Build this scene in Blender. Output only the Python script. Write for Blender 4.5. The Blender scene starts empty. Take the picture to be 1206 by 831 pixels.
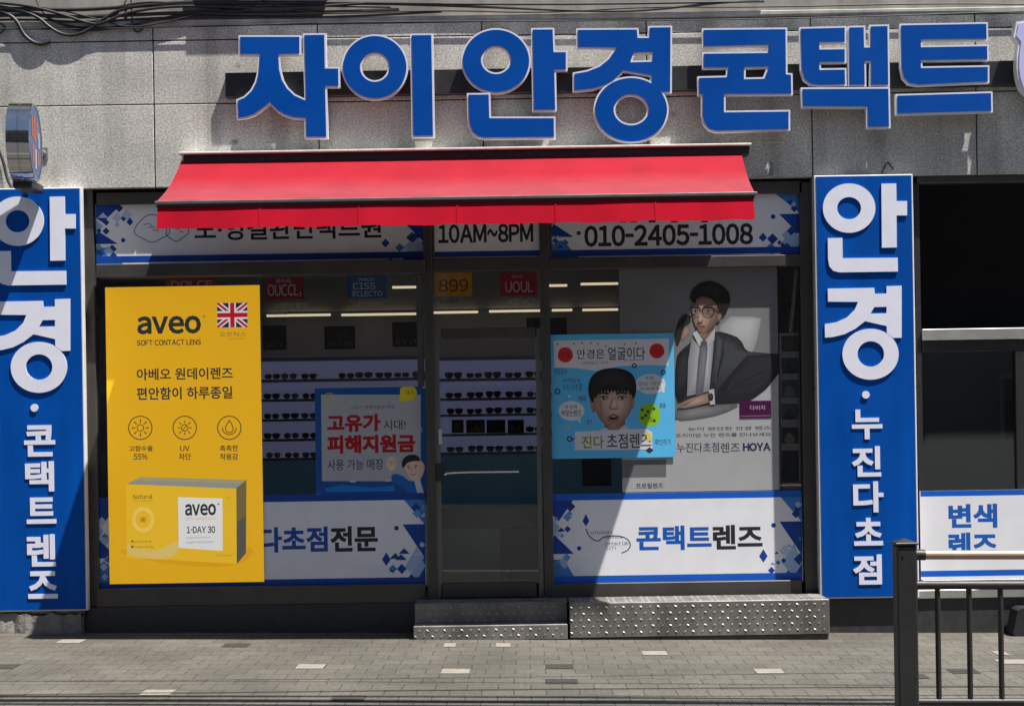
import bpy, bmesh, math, random
from mathutils import Vector, Matrix
from mathutils.geometry import tessellate_polygon, delaunay_2d_cdt
random.seed(7)
R = math.radians
sc = bpy.context.scene
col = sc.collection

# ------------------------------------------------------------------ camera, sky, sun
D, S, ZC = 12.0, 148.0, 1.65            # metres to the facade, photo pixels per metre there, eye height
TH = R(0.9)                             # slight roll of the camera
VPX, VPY = 620 - 603.0, 500 - 415.5     # principal point of the cropped photograph
cam = bpy.data.cameras.new('camera'); camo = bpy.data.objects.new('camera', cam); col.objects.link(camo)
cam.sensor_width = 36; cam.lens = 36 * (S * D) / 1206; cam.clip_end = 500
cam.shift_x = -VPX / 1206; cam.shift_y = VPY / 1206
camo.location = (0, -D, ZC)
camo.rotation_euler = (Matrix.Rotation(R(90), 3, 'X') @ Matrix.Rotation(-TH, 3, 'Z')).to_euler()
sc.camera = camo

LIGHT = Vector((-1.95, 1.0, -5.2)).normalized()
w = bpy.data.worlds.new('World'); sc.world = w; w.use_nodes = True
nt = w.node_tree; nt.nodes.clear()
sky = nt.nodes.new('ShaderNodeTexSky'); sky.sky_type = 'NISHITA'; sky.sun_disc = False
sky.sun_elevation = math.asin(-LIGHT.z); sky.sun_rotation = math.atan2(1.95, -1.0)
bg = nt.nodes.new('ShaderNodeBackground'); bg.inputs[1].default_value = 0.05
out = nt.nodes.new('ShaderNodeOutputWorld')
nt.links.new(sky.outputs[0], bg.inputs[0]); nt.links.new(bg.outputs[0], out.inputs[0])
sl = bpy.data.lights.new('sun', 'SUN'); sl.energy = 5.0; sl.angle = R(0.5); sl.color = (1.0, 0.955, 0.89)
so = bpy.data.objects.new('sun', sl); col.objects.link(so); so.location = (8, -6, 18)
so.rotation_euler = LIGHT.to_track_quat('-Z', 'Y').to_euler()
sc.view_settings.view_transform = 'Standard'; sc.view_settings.look = 'None'
sc.view_settings.exposure = 1.15; sc.view_settings.gamma = 1.0; sc.view_settings.use_curve_mapping = False

# ------------------------------------------------------------------ measuring the place off the photograph
_c, _s = math.cos(TH), math.sin(TH)
U0, V0 = _c * VPX - _s * VPY, _s * VPX + _c * VPY
def SD(d): return S * D / (D - d)                       # pixels per metre at d metres in front of the facade
def P(px, py, d=0.0):
    a, b = px - 603.0, py - 415.5
    u, v = _c * a - _s * b, _s * a + _c * b
    k = SD(d)
    return Vector(((u - U0) / k, -d, ZC - (v - V0) / k))
def X(px, py, d=0.0): return P(px, py, d).x
def Z(px, py, d=0.0): return P(px, py, d).z
SLOPE = -0.0155
def gz(x): return SLOPE * x                              # the pavement falls a little to the right

# ------------------------------------------------------------------ materials
MC = {}
def M(name, color, rough=0.6, metal=0.0, var=0.0, scale=6.0, bump=0.0, bscale=80.0, spec=0.5, streak=0.0, emit=0.0):
    if name in MC: return MC[name]
    m = bpy.data.materials.new(name); m.use_nodes = True; t = m.node_tree
    b = t.nodes['Principled BSDF']
    b.inputs['Base Color'].default_value = (*color, 1); b.inputs['Roughness'].default_value = rough
    b.inputs['Metallic'].default_value = metal; b.inputs['Specular IOR Level'].default_value = spec
    tc = t.nodes.new('ShaderNodeTexCoord')
    if var > 0 or streak > 0:
        n = t.nodes.new('ShaderNodeTexNoise'); n.inputs['Scale'].default_value = scale; n.inputs['Detail'].default_value = 6
        t.links.new(tc.outputs['Object'], n.inputs['Vector'])
        r = t.nodes.new('ShaderNodeMapRange'); r.inputs[1].default_value = .25; r.inputs[2].default_value = .75
        r.inputs[3].default_value = 1 - var; r.inputs[4].default_value = 1 + var
        t.links.new(n.outputs['Fac'], r.inputs[0])
        fac = r.outputs[0]
        if streak > 0:
            mp = t.nodes.new('ShaderNodeMapping'); mp.inputs['Scale'].default_value = (3.5, 3.5, .35)
            n2 = t.nodes.new('ShaderNodeTexNoise'); n2.inputs['Scale'].default_value = 1.6; n2.inputs['Detail'].default_value = 5
            t.links.new(tc.outputs['Object'], mp.inputs[0]); t.links.new(mp.outputs[0], n2.inputs['Vector'])
            r2 = t.nodes.new('ShaderNodeMapRange'); r2.inputs[1].default_value = .35; r2.inputs[2].default_value = .7
            r2.inputs[3].default_value = 1 - streak; r2.inputs[4].default_value = 1.0 + streak * .3
            t.links.new(n2.outputs['Fac'], r2.inputs[0])
            mu = t.nodes.new('ShaderNodeMath'); mu.operation = 'MULTIPLY'
            t.links.new(fac, mu.inputs[0]); t.links.new(r2.outputs[0], mu.inputs[1]); fac = mu.outputs[0]
        vm = t.nodes.new('ShaderNodeVectorMath'); vm.operation = 'SCALE'; vm.inputs[0].default_value = color
        t.links.new(fac, vm.inputs['Scale']); t.links.new(vm.outputs[0], b.inputs['Base Color'])
        rr = t.nodes.new('ShaderNodeMapRange'); rr.inputs[3].default_value = max(0, rough - .1); rr.inputs[4].default_value = min(1, rough + .1)
        t.links.new(n.outputs['Fac'], rr.inputs[0]); t.links.new(rr.outputs[0], b.inputs['Roughness'])
    if bump > 0:
        n3 = t.nodes.new('ShaderNodeTexNoise'); n3.inputs['Scale'].default_value = bscale; n3.inputs['Detail'].default_value = 4
        t.links.new(tc.outputs['Object'], n3.inputs['Vector'])
        bp = t.nodes.new('ShaderNodeBump'); bp.inputs['Strength'].default_value = bump; bp.inputs['Distance'].default_value = .01
        t.links.new(n3.outputs['Fac'], bp.inputs['Height']); t.links.new(bp.outputs[0], b.inputs['Normal'])
    if emit > 0:
        b.inputs['Emission Color'].default_value = (*color, 1); b.inputs['Emission Strength'].default_value = emit
    MC[name] = m; return m
def ink(color, rough=0.45, emit=0.0):
    key = 'print_%02x%02x%02x' % tuple(min(255, int(c * 255)) for c in color) + ('_glow' if emit else '')
    if key not in MC: M(key, color, rough, emit=emit, spec=.35, var=.05, scale=5)
    return MC[key]
def srgb(r, g, b):
    f = lambda c: (c / 255 / 12.92) if c <= 10 else ((c / 255 + .055) / 1.055) ** 2.4
    return (f(r), f(g), f(b))
def stone_mat():
    m = bpy.data.materials.new('granite_cladding'); m.use_nodes = True; t = m.node_tree; b = t.nodes['Principled BSDF']
    tc = t.nodes.new('ShaderNodeTexCoord')
    def noise(sc_, det=5, mapping=None):
        n = t.nodes.new('ShaderNodeTexNoise'); n.inputs['Scale'].default_value = sc_; n.inputs['Detail'].default_value = det
        if mapping:
            mp = t.nodes.new('ShaderNodeMapping'); mp.inputs['Scale'].default_value = mapping
            t.links.new(tc.outputs['Object'], mp.inputs[0]); t.links.new(mp.outputs[0], n.inputs['Vector'])
        else: t.links.new(tc.outputs['Object'], n.inputs['Vector'])
        return n
    def ramp(src, lo, hi, a, bb):
        r = t.nodes.new('ShaderNodeMapRange'); r.inputs[1].default_value = lo; r.inputs[2].default_value = hi
        r.inputs[3].default_value = a; r.inputs[4].default_value = bb; t.links.new(src, r.inputs[0]); return r.outputs[0]
    def mul(a, bb):
        q = t.nodes.new('ShaderNodeMath'); q.operation = 'MULTIPLY'; t.links.new(a, q.inputs[0]); t.links.new(bb, q.inputs[1]); return q.outputs[0]
    g1 = ramp(noise(62, 4).outputs['Fac'], .34, .64, .70, 1.20); g2 = ramp(noise(130, 2).outputs['Fac'], .35, .65, .74, 1.24)
    grain = mul(g1, g2)
    blotch = ramp(noise(2.2, 7).outputs['Fac'], .32, .68, .80, 1.12)
    drip = ramp(noise(1.0, 6, (3.6, 3.6, .22)).outputs['Fac'], .34, .52, .70, 1.03)
    fac = mul(mul(grain, blotch), drip)
    vm = t.nodes.new('ShaderNodeVectorMath'); vm.operation = 'SCALE'; vm.inputs[0].default_value = (.50, .485, .445)
    t.links.new(fac, vm.inputs['Scale'])
    # a few rusty spots
    sp = ramp(noise(4.5, 9).outputs['Fac'], .69, .75, 0, .75)
    mx = t.nodes.new('ShaderNodeMix'); mx.data_type = 'RGBA'; mx.inputs['B'].default_value = (.12, .075, .05, 1)
    t.links.new(sp, mx.inputs['Factor']); t.links.new(vm.outputs[0], mx.inputs['A'])
    t.links.new(mx.outputs['Result'], b.inputs['Base Color']); b.inputs['Roughness'].default_value = .78
    bp = t.nodes.new('ShaderNodeBump'); bp.inputs['Strength'].default_value = .3; bp.inputs['Distance'].default_value = .004
    t.links.new(noise(140, 3).outputs['Fac'], bp.inputs['Height']); t.links.new(bp.outputs[0], b.inputs['Normal'])
    return m
def paver_mat():
    m = bpy.data.materials.new('concrete_pavers'); m.use_nodes = True; t = m.node_tree; b = t.nodes['Principled BSDF']
    tc = t.nodes.new('ShaderNodeTexCoord')
    wob = t.nodes.new('ShaderNodeTexNoise'); wob.inputs['Scale'].default_value = 2.5; wob.inputs['Detail'].default_value = 3
    t.links.new(tc.outputs['Object'], wob.inputs['Vector'])
    sb = t.nodes.new('ShaderNodeVectorMath'); sb.operation = 'SUBTRACT'; sb.inputs[1].default_value = (.5, .5, .5)
    t.links.new(wob.outputs['Color'], sb.inputs[0])
    scl = t.nodes.new('ShaderNodeVectorMath'); scl.operation = 'SCALE'; scl.inputs['Scale'].default_value = .034
    t.links.new(sb.outputs[0], scl.inputs[0])
    ad = t.nodes.new('ShaderNodeVectorMath'); ad.operation = 'ADD'
    t.links.new(tc.outputs['Object'], ad.inputs[0]); t.links.new(scl.outputs[0], ad.inputs[1])
    br = t.nodes.new('ShaderNodeTexBrick'); br.offset = .5
    br.inputs['Scale'].default_value = 1; br.inputs['Brick Width'].default_value = .2; br.inputs['Row Height'].default_value = .2
    br.inputs['Mortar Size'].default_value = .0042; br.inputs['Mortar Smooth'].default_value = .35; br.inputs['Bias'].default_value = 0
    br.inputs['Color1'].default_value = (.070, .065, .053, 1); br.inputs['Color2'].default_value = (.086, .080, .066, 1)
    br.inputs['Mortar'].default_value = (.030, .029, .024, 1)
    t.links.new(ad.outputs[0], br.inputs['Vector'])
    def noise(s_, d_):
        n = t.nodes.new('ShaderNodeTexNoise'); n.inputs['Scale'].default_value = s_; n.inputs['Detail'].default_value = d_
        t.links.new(tc.outputs['Object'], n.inputs['Vector']); return n.outputs['Fac']
    def ramp(src, lo, hi, a, bb):
        r = t.nodes.new('ShaderNodeMapRange'); r.inputs[1].default_value = lo; r.inputs[2].default_value = hi
        r.inputs[3].default_value = a; r.inputs[4].default_value = bb; t.links.new(src, r.inputs[0]); return r.outputs[0]
    g = ramp(noise(.9, 8), .3, .7, .66, 1.22); h = ramp(noise(42, 6), .3, .7, .72, 1.24)
    q = t.nodes.new('ShaderNodeMath'); q.operation = 'MULTIPLY'; t.links.new(g, q.inputs[0]); t.links.new(h, q.inputs[1])
    vm = t.nodes.new('ShaderNodeVectorMath'); vm.operation = 'SCALE'
    t.links.new(br.outputs['Color'], vm.inputs[0]); t.links.new(q.outputs[0], vm.inputs['Scale'])
    # earth swept up against the wall and dark drips
    sp = t.nodes.new('ShaderNodeSeparateXYZ'); t.links.new(tc.outputs['Object'], sp.inputs[0])
    near = ramp(sp.outputs['Y'], -1.1, -.42, 0, 1)
    mm = t.nodes.new('ShaderNodeMath'); mm.operation = 'MULTIPLY'; t.links.new(near, mm.inputs[0]); t.links.new(ramp(noise(2.6, 7), .48, .66, 0, .7), mm.inputs[1])
    m1 = t.nodes.new('ShaderNodeMix'); m1.data_type = 'RGBA'; m1.inputs['B'].default_value = (.055, .040, .028, 1)
    t.links.new(mm.outputs[0], m1.inputs['Factor']); t.links.new(vm.outputs[0], m1.inputs['A'])
    m2 = t.nodes.new('ShaderNodeMix'); m2.data_type = 'RGBA'; m2.inputs['B'].default_value = (.022, .021, .019, 1)
    t.links.new(ramp(noise(7, 5), .70, .76, 0, .65), m2.inputs['Factor']); t.links.new(m1.outputs['Result'], m2.inputs['A'])
    t.links.new(m2.outputs['Result'], b.inputs['Base Color']); b.inputs['Roughness'].default_value = .85
    bp = t.nodes.new('ShaderNodeBump'); bp.inputs['Strength'].default_value = .6; bp.inputs['Distance'].default_value = .006; bp.invert = True
    t.links.new(br.outputs['Fac'], bp.inputs['Height'])
    bp2 = t.nodes.new('ShaderNodeBump'); bp2.inputs['Strength'].default_value = .25; bp2.inputs['Distance'].default_value = .004
    t.links.new(noise(90, 4), bp2.inputs['Height']); t.links.new(bp.outputs[0], bp2.inputs['Normal'])
    t.links.new(bp2.outputs[0], b.inputs['Normal'])
    return m
def glass_mat():
    m = bpy.data.materials.new('shop_glass'); m.use_nodes = True; t = m.node_tree; t.nodes.remove(t.nodes['Principled BSDF'])
    o = t.nodes['Material Output']; tr = t.nodes.new('ShaderNodeBsdfTransparent'); tr.inputs[0].default_value = (.96, .975, .97, 1)
    gl = t.nodes.new('ShaderNodeBsdfGlossy'); gl.inputs['Roughness'].default_value = .02
    fr = t.nodes.new('ShaderNodeFresnel'); fr.inputs[0].default_value = 1.55
    mx = t.nodes.new('ShaderNodeMixShader')
    t.links.new(fr.outputs[0], mx.inputs[0]); t.links.new(tr.outputs[0], mx.inputs[1]); t.links.new(gl.outputs[0], mx.inputs[2])
    t.links.new(mx.outputs[0], o.inputs[0]); return m
STONE = stone_mat(); PAVER = paver_mat(); GLASS = glass_mat()
BLUE = srgb(2, 80, 172); WHITE = (.80, .81, .86); LAV = (.74, .75, .84); BLACK = (.012, .012, .014)
FRAME = M('bronze_aluminium', (.085, .08, .074), .42, .5, .12, 5, streak=.1)
DARK = M('dark_granite', (.030, .031, .033), .55, 0, .25, 18, bump=.1)
CONC = M('rough_concrete', (.22, .21, .19), .9, 0, .3, 9, bump=.8, bscale=25, streak=.3)
STEEL = M('galvanised_steel', (.46, .45, .43), .45, .7, .22, 9, streak=.15)
BLKM = M('black_painted_metal', (.022, .022, .023), .45, .1, .15, 20)
GREYM = M('grey_painted_metal', (.20, .20, .195), .5, .3, .1, 10, streak=.2)
CABLE = M('cable_rubber', (.016, .016, .017), .55, 0, .2, 30)

# ------------------------------------------------------------------ mesh building
ORIGIN = {}
class MB:
    def __init__(s): s.v = []; s.f = []; s.m = []; s.mats = []; s.smooth = []
    def mi(s, m):
        if m not in s.mats: s.mats.append(m)
        return s.mats.index(m)
    def add(s, vs, fs, m, smooth=False):
        b = len(s.v); s.v += [Vector(p) for p in vs]; i = s.mi(m)
        for f in fs: s.f.append([b + k for k in f]); s.m.append(i); s.smooth.append(smooth)
        return s
    def box(s, x0, x1, y0, y1, z0, z1, m, ch=0.0):
        if ch <= 0:
            vs = [(x, y, z) for z in (z0, z1) for y in (y0, y1) for x in (x0, x1)]
            return s.add(vs, [(0, 2, 3, 1), (4, 5, 7, 6), (0, 1, 5, 4), (2, 6, 7, 3), (0, 4, 6, 2), (1, 3, 7, 5)], m)
        vs = []; idx = {}
        for sx in (0, 1):
            for sy in (0, 1):
                for sz in (0, 1):
                    x, y, z = (x0, x1)[sx], (y0, y1)[sy], (z0, z1)[sz]
                    ox, oy, oz = (ch, -ch)[sx], (ch, -ch)[sy], (ch, -ch)[sz]
                    for a, p in enumerate(((x, y + oy, z + oz), (x + ox, y, z + oz), (x + ox, y + oy, z))):
                        idx[sx, sy, sz, a] = len(vs); vs.append(p)
        f = []
        for k in (0, 1):
            f.append([idx[k, 0, 0, 0], idx[k, 1, 0, 0], idx[k, 1, 1, 0], idx[k, 0, 1, 0]])
            f.append([idx[0, k, 0, 1], idx[1, k, 0, 1], idx[1, k, 1, 1], idx[0, k, 1, 1]])
            f.append([idx[0, 0, k, 2], idx[1, 0, k, 2], idx[1, 1, k, 2], idx[0, 1, k, 2]])
            for j in (0, 1):
                f.append([idx[k, j, 0, 0], idx[k, j, 1, 0], idx[k, j, 1, 1], idx[k, j, 0, 1]])
                f.append([idx[k, 0, j, 0], idx[k, 1, j, 0], idx[k, 1, j, 2], idx[k, 0, j, 2]])
                f.append([idx[0, k, j, 1], idx[1, k, j, 1], idx[1, k, j, 2], idx[0, k, j, 2]])
        for k in (0, 1):
            for j in (0, 1):
                for i in (0, 1): f.append([idx[k, j, i, 0], idx[k, j, i, 1], idx[k, j, i, 2]])
        return s.add(vs, f, m)
    def prism(s, loops, y0, y1, m, mside=None):
        """loops of (x, z): the first the outline, the others holes; from y0 (front) back to y1"""
        mside = mside or m
        tris = tessellate_polygon([[Vector((a, b, 0)) for a, b in l] for l in loops])
        flat = [p for l in loops for p in l]; n = len(flat)
        s.add([(a, y0, b) for a, b in flat], [list(t) for t in tris], m)
        if y1 != y0:
            s.add([(a, y1, b) for a, b in flat], [list(t) for t in tris], mside)
            for l in loops:
                k = len(l)
                s.add([(a, y0, b) for a, b in l] + [(a, y1, b) for a, b in l], [(i, (i + 1) % k, k + (i + 1) % k, k + i) for i in range(k)], mside)
        return s
    def tube(s, pts, r, m, n=8, closed=False, caps=True):
        pts = [Vector(p) for p in pts]; rs = r if isinstance(r, (list, tuple)) else [r] * len(pts)
        vs = []; N = len(pts); up = None
        for i, p in enumerate(pts):
            d = (pts[min(i + 1, N - 1)] - pts[max(i - 1, 0)]) if not closed else (pts[(i + 1) % N] - pts[i - 1])
            d.normalize()
            if up is None: up = Vector((0, 0, 1)) if abs(d.z) < .9 else Vector((0, 1, 0))
            a = d.cross(up)
            if a.length < 1e-4: a = d.orthogonal()
            a.normalize(); b = a.cross(d).normalized(); up = b
            for k in range(n):
                t = 2 * math.pi * k / n; vs.append(p + (a * math.cos(t) + b * math.sin(t)) * rs[i])
        fs = []
        for i in range(N if closed else N - 1):
            j = (i + 1) % N
            for k in range(n): fs.append((i * n + k, i * n + (k + 1) % n, j * n + (k + 1) % n, j * n + k))
        s.add(vs, fs, m, True)
        if caps and not closed:
            s.add(vs[:n], [list(range(n))], m); s.add(vs[-n:], [list(range(n))], m)
        return s
    def build(s, name, parent=None, base=None):
        if parent is not None: o0 = ORIGIN[parent.name]
        elif base is not None: o0 = Vector(base)
        else:
            xs = [p.x for p in s.v]; ys = [p.y for p in s.v]; zs = [p.z for p in s.v]
            o0 = Vector(((min(xs) + max(xs)) / 2, (min(ys) + max(ys)) / 2, min(zs)))
        me = bpy.data.meshes.new(name); me.from_pydata([p - o0 for p in s.v], [], s.f)
        for m in s.mats: me.materials.append(m)
        me.polygons.foreach_set('material_index', s.m); me.polygons.foreach_set('use_smooth', s.smooth)
        bm = bmesh.new(); bm.from_mesh(me); bmesh.ops.recalc_face_normals(bm, faces=bm.faces); bm.to_mesh(me); bm.free(); me.update()
        o = bpy.data.objects.new(name, me); col.objects.link(o)
        if parent is not None: o.parent = parent
        else: o.location = o0
        ORIGIN[o.name] = o0; return o
def tag(o, label=None, cat=None, group=None, kind=None):
    if label: o['label'] = label
    if cat: o['category'] = cat
    if group: o['group'] = group
    if kind: o['kind'] = kind
    return o
def thing(name, loc, label, cat, group=None):
    o = bpy.data.objects.new(name, None); o.empty_display_size = .1; col.objects.link(o); o.location = loc
    ORIGIN[o.name] = Vector(loc); return tag(o, label, cat, group)

def inset(loop, t):
    """move every side of a closed loop of (x, z) inwards by t (outwards for a negative t)"""
    n = len(loop); area = sum(loop[i][0] * loop[(i + 1) % n][1] - loop[(i + 1) % n][0] * loop[i][1] for i in range(n))
    sgn = 1 if area > 0 else -1; o = []
    for i in range(n):
        p0, p1, p2 = Vector(loop[i - 1]), Vector(loop[i]), Vector(loop[(i + 1) % n])
        d1 = (p1 - p0); d2 = (p2 - p1)
        if d1.length < 1e-6 or d2.length < 1e-6: o.append(tuple(p1)); continue
        d1.normalize(); d2.normalize()
        n1 = Vector((-d1.y, d1.x)) * sgn; n2 = Vector((-d2.y, d2.x)) * sgn
        b = n1 + n2
        if b.length < 1e-4: o.append(tuple(p1 + n1 * t)); continue
        b.normalize(); o.append(tuple(p1 + b * (t / max(.35, b.dot(n1)))))
    return o
def ell(cx, cy, rx, ry=None, n=48, a0=0, a1=360):
    ry = rx if ry is None else ry
    full = abs(a1 - a0) >= 360
    m = n if full else n + 1
    return [(cx + rx * math.cos(R(a0 + (a1 - a0) * i / n)), cy + ry * math.sin(R(a0 + (a1 - a0) * i / n))) for i in range(m)]
def smooth(pts, it=2, closed=False):
    for _ in range(it):
        q = [] if closed else [pts[0]]
        for i in range(len(pts) if closed else len(pts) - 1):
            a, b = pts[i], pts[(i + 1) % len(pts)]
            q += [tuple(a[k] * .75 + b[k] * .25 for k in range(len(a))), tuple(a[k] * .25 + b[k] * .75 for k in range(len(a)))]
        if not closed: q.append(pts[-1])
        pts = q
    return pts

GL = {}; TYPE = bpy.data.scenes.new('typesetting')
def outline(s):
    """flat filled outline of a string set in the built-in font"""
    cu = bpy.data.curves.new('lettering', 'FONT'); cu.body = s; cu.size = 1; cu.resolution_u = 3
    ob = bpy.data.objects.new('lettering', cu); TYPE.collection.objects.link(ob)
    TYPE.view_layers[0].update(); dg = TYPE.view_layers[0].depsgraph; me = bpy.data.meshes.new_from_object(ob.evaluated_get(dg))
    bm = bmesh.new(); bm.from_mesh(me); bmesh.ops.remove_doubles(bm, verts=bm.verts, dist=1e-5); bm.to_mesh(me); bm.free()
    vs = [(v.co.x, v.co.y) for v in me.vertices]; fs = [list(p.vertices) for p in me.polygons]
    bpy.data.objects.remove(ob); bpy.data.curves.remove(cu); bpy.data.meshes.remove(me)
    return vs, fs
def rim_edges(fs):
    cnt = {}
    for f in fs:
        for i in range(len(f)):
            k = tuple(sorted((f[i], f[(i + 1) % len(f)]))); cnt[k] = cnt.get(k, 0) + 1
    return [k for k, c in cnt.items() if c == 1]
CH = {}
def glyph(s, bold=0.0):
    if (s, bold) in GL: return GL[s, bold]
    if all(32 <= ord(c) < 127 for c in s):               # latin: the full-width cut of each letter, set closely
        vs = []; fs = []; x = 0
        for c in s:
            if c == ' ': x += .26; continue
            if c not in CH: CH[c] = outline(chr(ord(c) + 0xFEE0))
            v, f = CH[c]; a0 = min(p[0] for p in v); a1 = max(p[0] for p in v); k = .42 if c in '-' else .6 if c in '~' else 1
            b = len(vs); vs += [((p[0] - a0) * k + x, p[1]) for p in v]; fs += [[q + b for q in g_] for g_ in f]; x += (a1 - a0) * k + .085
    else: vs, fs = outline(s)
    if bold > 0:                                         # heavier strokes: thicken the outline, then merge everything into one flat sheet
        pv = [Vector(p) for p in vs]; pf = [list(f) for f in fs]
        for a, c in rim_edges(fs):
            d_ = Vector(vs[c]) - Vector(vs[a])
            if d_.length < 1e-6: continue
            d_.normalize(); n_ = Vector((-d_.y, d_.x)) * bold; e_ = d_ * bold * .92
            b = len(pv); pv += [Vector(vs[a]) - e_ - n_, Vector(vs[c]) + e_ - n_, Vector(vs[c]) + e_ + n_, Vector(vs[a]) - e_ + n_]; pf.append([b, b + 1, b + 2, b + 3])
        q = []
        for f in pf:
            ar = sum(pv[f[i]].x * pv[f[(i + 1) % len(f)]].y - pv[f[(i + 1) % len(f)]].x * pv[f[i]].y for i in range(len(f)))
            if abs(ar) > 1e-7: q.append(f if ar > 0 else f[::-1])
        ov, oe, of, _, _, _ = delaunay_2d_cdt(pv, [], q, 0, 1e-5)
        grid = {}
        for f in q:                                      # each input face filed under the cells it touches
            P_ = [(pv[i].x, pv[i].y) for i in f]
            for gx in range(int(min(p[0] for p in P_) // .12), int(max(p[0] for p in P_) // .12) + 1):
                for gy in range(int(min(p[1] for p in P_) // .12), int(max(p[1] for p in P_) // .12) + 1): grid.setdefault((gx, gy), []).append(P_)
        def inside(x, y):
            for P_ in grid.get((int(x // .12), int(y // .12)), ()):
                n_ = len(P_)
                if all((P_[(i + 1) % n_][0] - P_[i][0]) * (y - P_[i][1]) - (P_[(i + 1) % n_][1] - P_[i][1]) * (x - P_[i][0]) >= 0 for i in range(n_)): return True
            return False
        vs = [(p.x, p.y) for p in ov]; fs = []
        for f in of:
            if inside(sum(vs[i][0] for i in f) / len(f), sum(vs[i][1] for i in f) / len(f)): fs.append(list(f))
    x0 = min(v[0] for v in vs); x1 = max(v[0] for v in vs); y0 = min(v[1] for v in vs); y1 = max(v[1] for v in vs)
    vs = [((x - x0) / (x1 - x0 or 1), (y - y0) / (y1 - y0 or 1)) for x, y in vs]
    GL[s, bold] = (vs, fs); return GL[s, bold]
def boxmap(b, d):
    """the photo box (x0, y0, x1, y1) on the plane d in front of the facade, level in the world: centre and size"""
    c = P((b[0] + b[2]) / 2, (b[1] + b[3]) / 2, d); k = SD(d)
    return c.x, c.z, abs(b[2] - b[0]) / k, abs(b[3] - b[1]) / k
def raised_text(mb, s, b, d0, d1, m, bold=.02):
    vs, fs = glyph(s, bold); cx, cz, w_, h_ = boxmap(b, d1)
    q = [(cx + (u - .5) * w_, cz + (v - .5) * h_) for u, v in vs]
    mb.add([(x, -d1, z) for x, z in q], fs, m)
    ed = rim_edges(fs)
    for a, c in ed:
        mb.add([(q[a][0], -d1, q[a][1]), (q[c][0], -d1, q[c][1]), (q[c][0], -d0, q[c][1]), (q[a][0], -d0, q[a][1])], [(0, 1, 2, 3)], m)
class Print:
    """a printed sheet: the sheet itself plus thin layers of ink, one above the other"""
    STEP = .00015
    def __init__(s, b, d, color, thick=.002, rough=.45, emit=0.0, edge=None):
        s.mb = MB(); s.d = d; s.used = []; s.rough = rough; s.emit = emit; s.b = b
        cx, cz, w_, h_ = boxmap(b, d); s.w = (cx - w_ / 2, cx + w_ / 2, cz - h_ / 2, cz + h_ / 2)
        s.mb.box(cx - w_ / 2, cx + w_ / 2, -d, -d + thick, cz - h_ / 2, cz + h_ / 2, edge or ink(color, rough, emit))
        if edge: s.rect(b, color)
    def y(s, q):
        """the lowest free layer over the points q of (x, z)"""
        a0 = min(p[0] for p in q); a1 = max(p[0] for p in q); b0 = min(p[1] for p in q); b1 = max(p[1] for p in q)
        l = 1 + max([k for (c0, c1, e0, e1, k) in s.used if c0 < a1 and a0 < c1 and e0 < b1 and b0 < e1], default=0)
        s.used.append((a0, a1, b0, b1, l)); return -s.d - l * s.STEP
    def ik(s, c): return ink(c, s.rough, s.emit)
    def clip(s, x, z): return (min(max(x, s.w[0]), s.w[1]), min(max(z, s.w[2]), s.w[3]))
    def rect(s, b, c, rot=0):
        cx, cz, w_, h_ = boxmap(b, s.d); q = []
        for u, v in ((-.5, -.5), (.5, -.5), (.5, .5), (-.5, .5)):
            a, e = u * w_, v * h_
            q.append(s.clip(cx + a * math.cos(rot) - e * math.sin(rot), cz + a * math.sin(rot) + e * math.cos(rot)))
        y = s.y(q); s.mb.add([(a, y, e) for a, e in q], [(0, 1, 2, 3)], s.ik(c))
    def poly(s, pts, c, sm=0):
        if sm: pts = smooth(pts, sm, True)
        q = []
        for a, b in pts:
            p = P(a, b, s.d); q.append(s.clip(p.x, p.z))
        y = s.y(q); s.mb.prism([q], y, y, s.ik(c))
    def soft(s, pts, c0, c1, to, n=7, k1=.3, sm=0):
        """a photographic patch: tones running from c0 at the outline to c1 near the point to"""
        if sm: pts = smooth(pts, sm, True)
        for i in range(n):
            t = i / (n - 1); k = 1 - (1 - k1) * t
            s.poly([(to[0] + (a - to[0]) * k, to[1] + (b - to[1]) * k) for a, b in pts], tuple(p + (q - p) * t for p, q in zip(c0, c1)))
    def dot(s, cx, cy, rx, c, ry=None, n=24): s.poly(ell(cx, cy, rx, ry, n), c)
    def ring(s, cx, cy, r, wd, c, n=32):
        a = []
        for rr in (r, r - wd):
            for x, yy in ell(cx, cy, rr, rr, n):
                p = P(x, yy, s.d); a.append((p.x, p.z))
        y = s.y(a); a = [(p, y, q) for p, q in a]
        s.mb.add(a, [(i, (i + 1) % n, n + (i + 1) % n, n + i) for i in range(n)], s.ik(c))
    def line(s, pts, wd, c, sm=0):
        if sm: pts = smooth(pts, sm)
        a = []; N = len(pts)
        for i in range(N):
            p0, p1 = pts[max(0, i - 1)], pts[min(N - 1, i + 1)]
            dx, dy = p1[0] - p0[0], p1[1] - p0[1]; l = math.hypot(dx, dy) or 1
            for sg in (1, -1):
                p = P(pts[i][0] - dy / l * wd / 2 * sg, pts[i][1] + dx / l * wd / 2 * sg, s.d); a.append(s.clip(p.x, p.z))
        y = s.y(a); a = [(p, y, q) for p, q in a]
        s.mb.add(a, [(2 * i, 2 * i + 1, 2 * i + 3, 2 * i + 2) for i in range(N - 1)], s.ik(c))
    def text(s, t, b, c, bold=.0):
        vs, fs = glyph(t, bold); cx, cz, w_, h_ = boxmap(b, s.d)
        q = [(cx + (u - .5) * w_, cz + (v - .5) * h_) for u, v in vs]; y = s.y(q)
        s.mb.add([(a, y, e) for a, e in q], fs, s.ik(c))
    def build(s, name, label, cat, group=None, parent=None):
        o = s.mb.build(name, parent)
        return tag(o, label, cat, group) if parent is None else o
def zm(ox, oy, k):
    return lambda x, y: (ox + x / k, oy + y / k)
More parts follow.
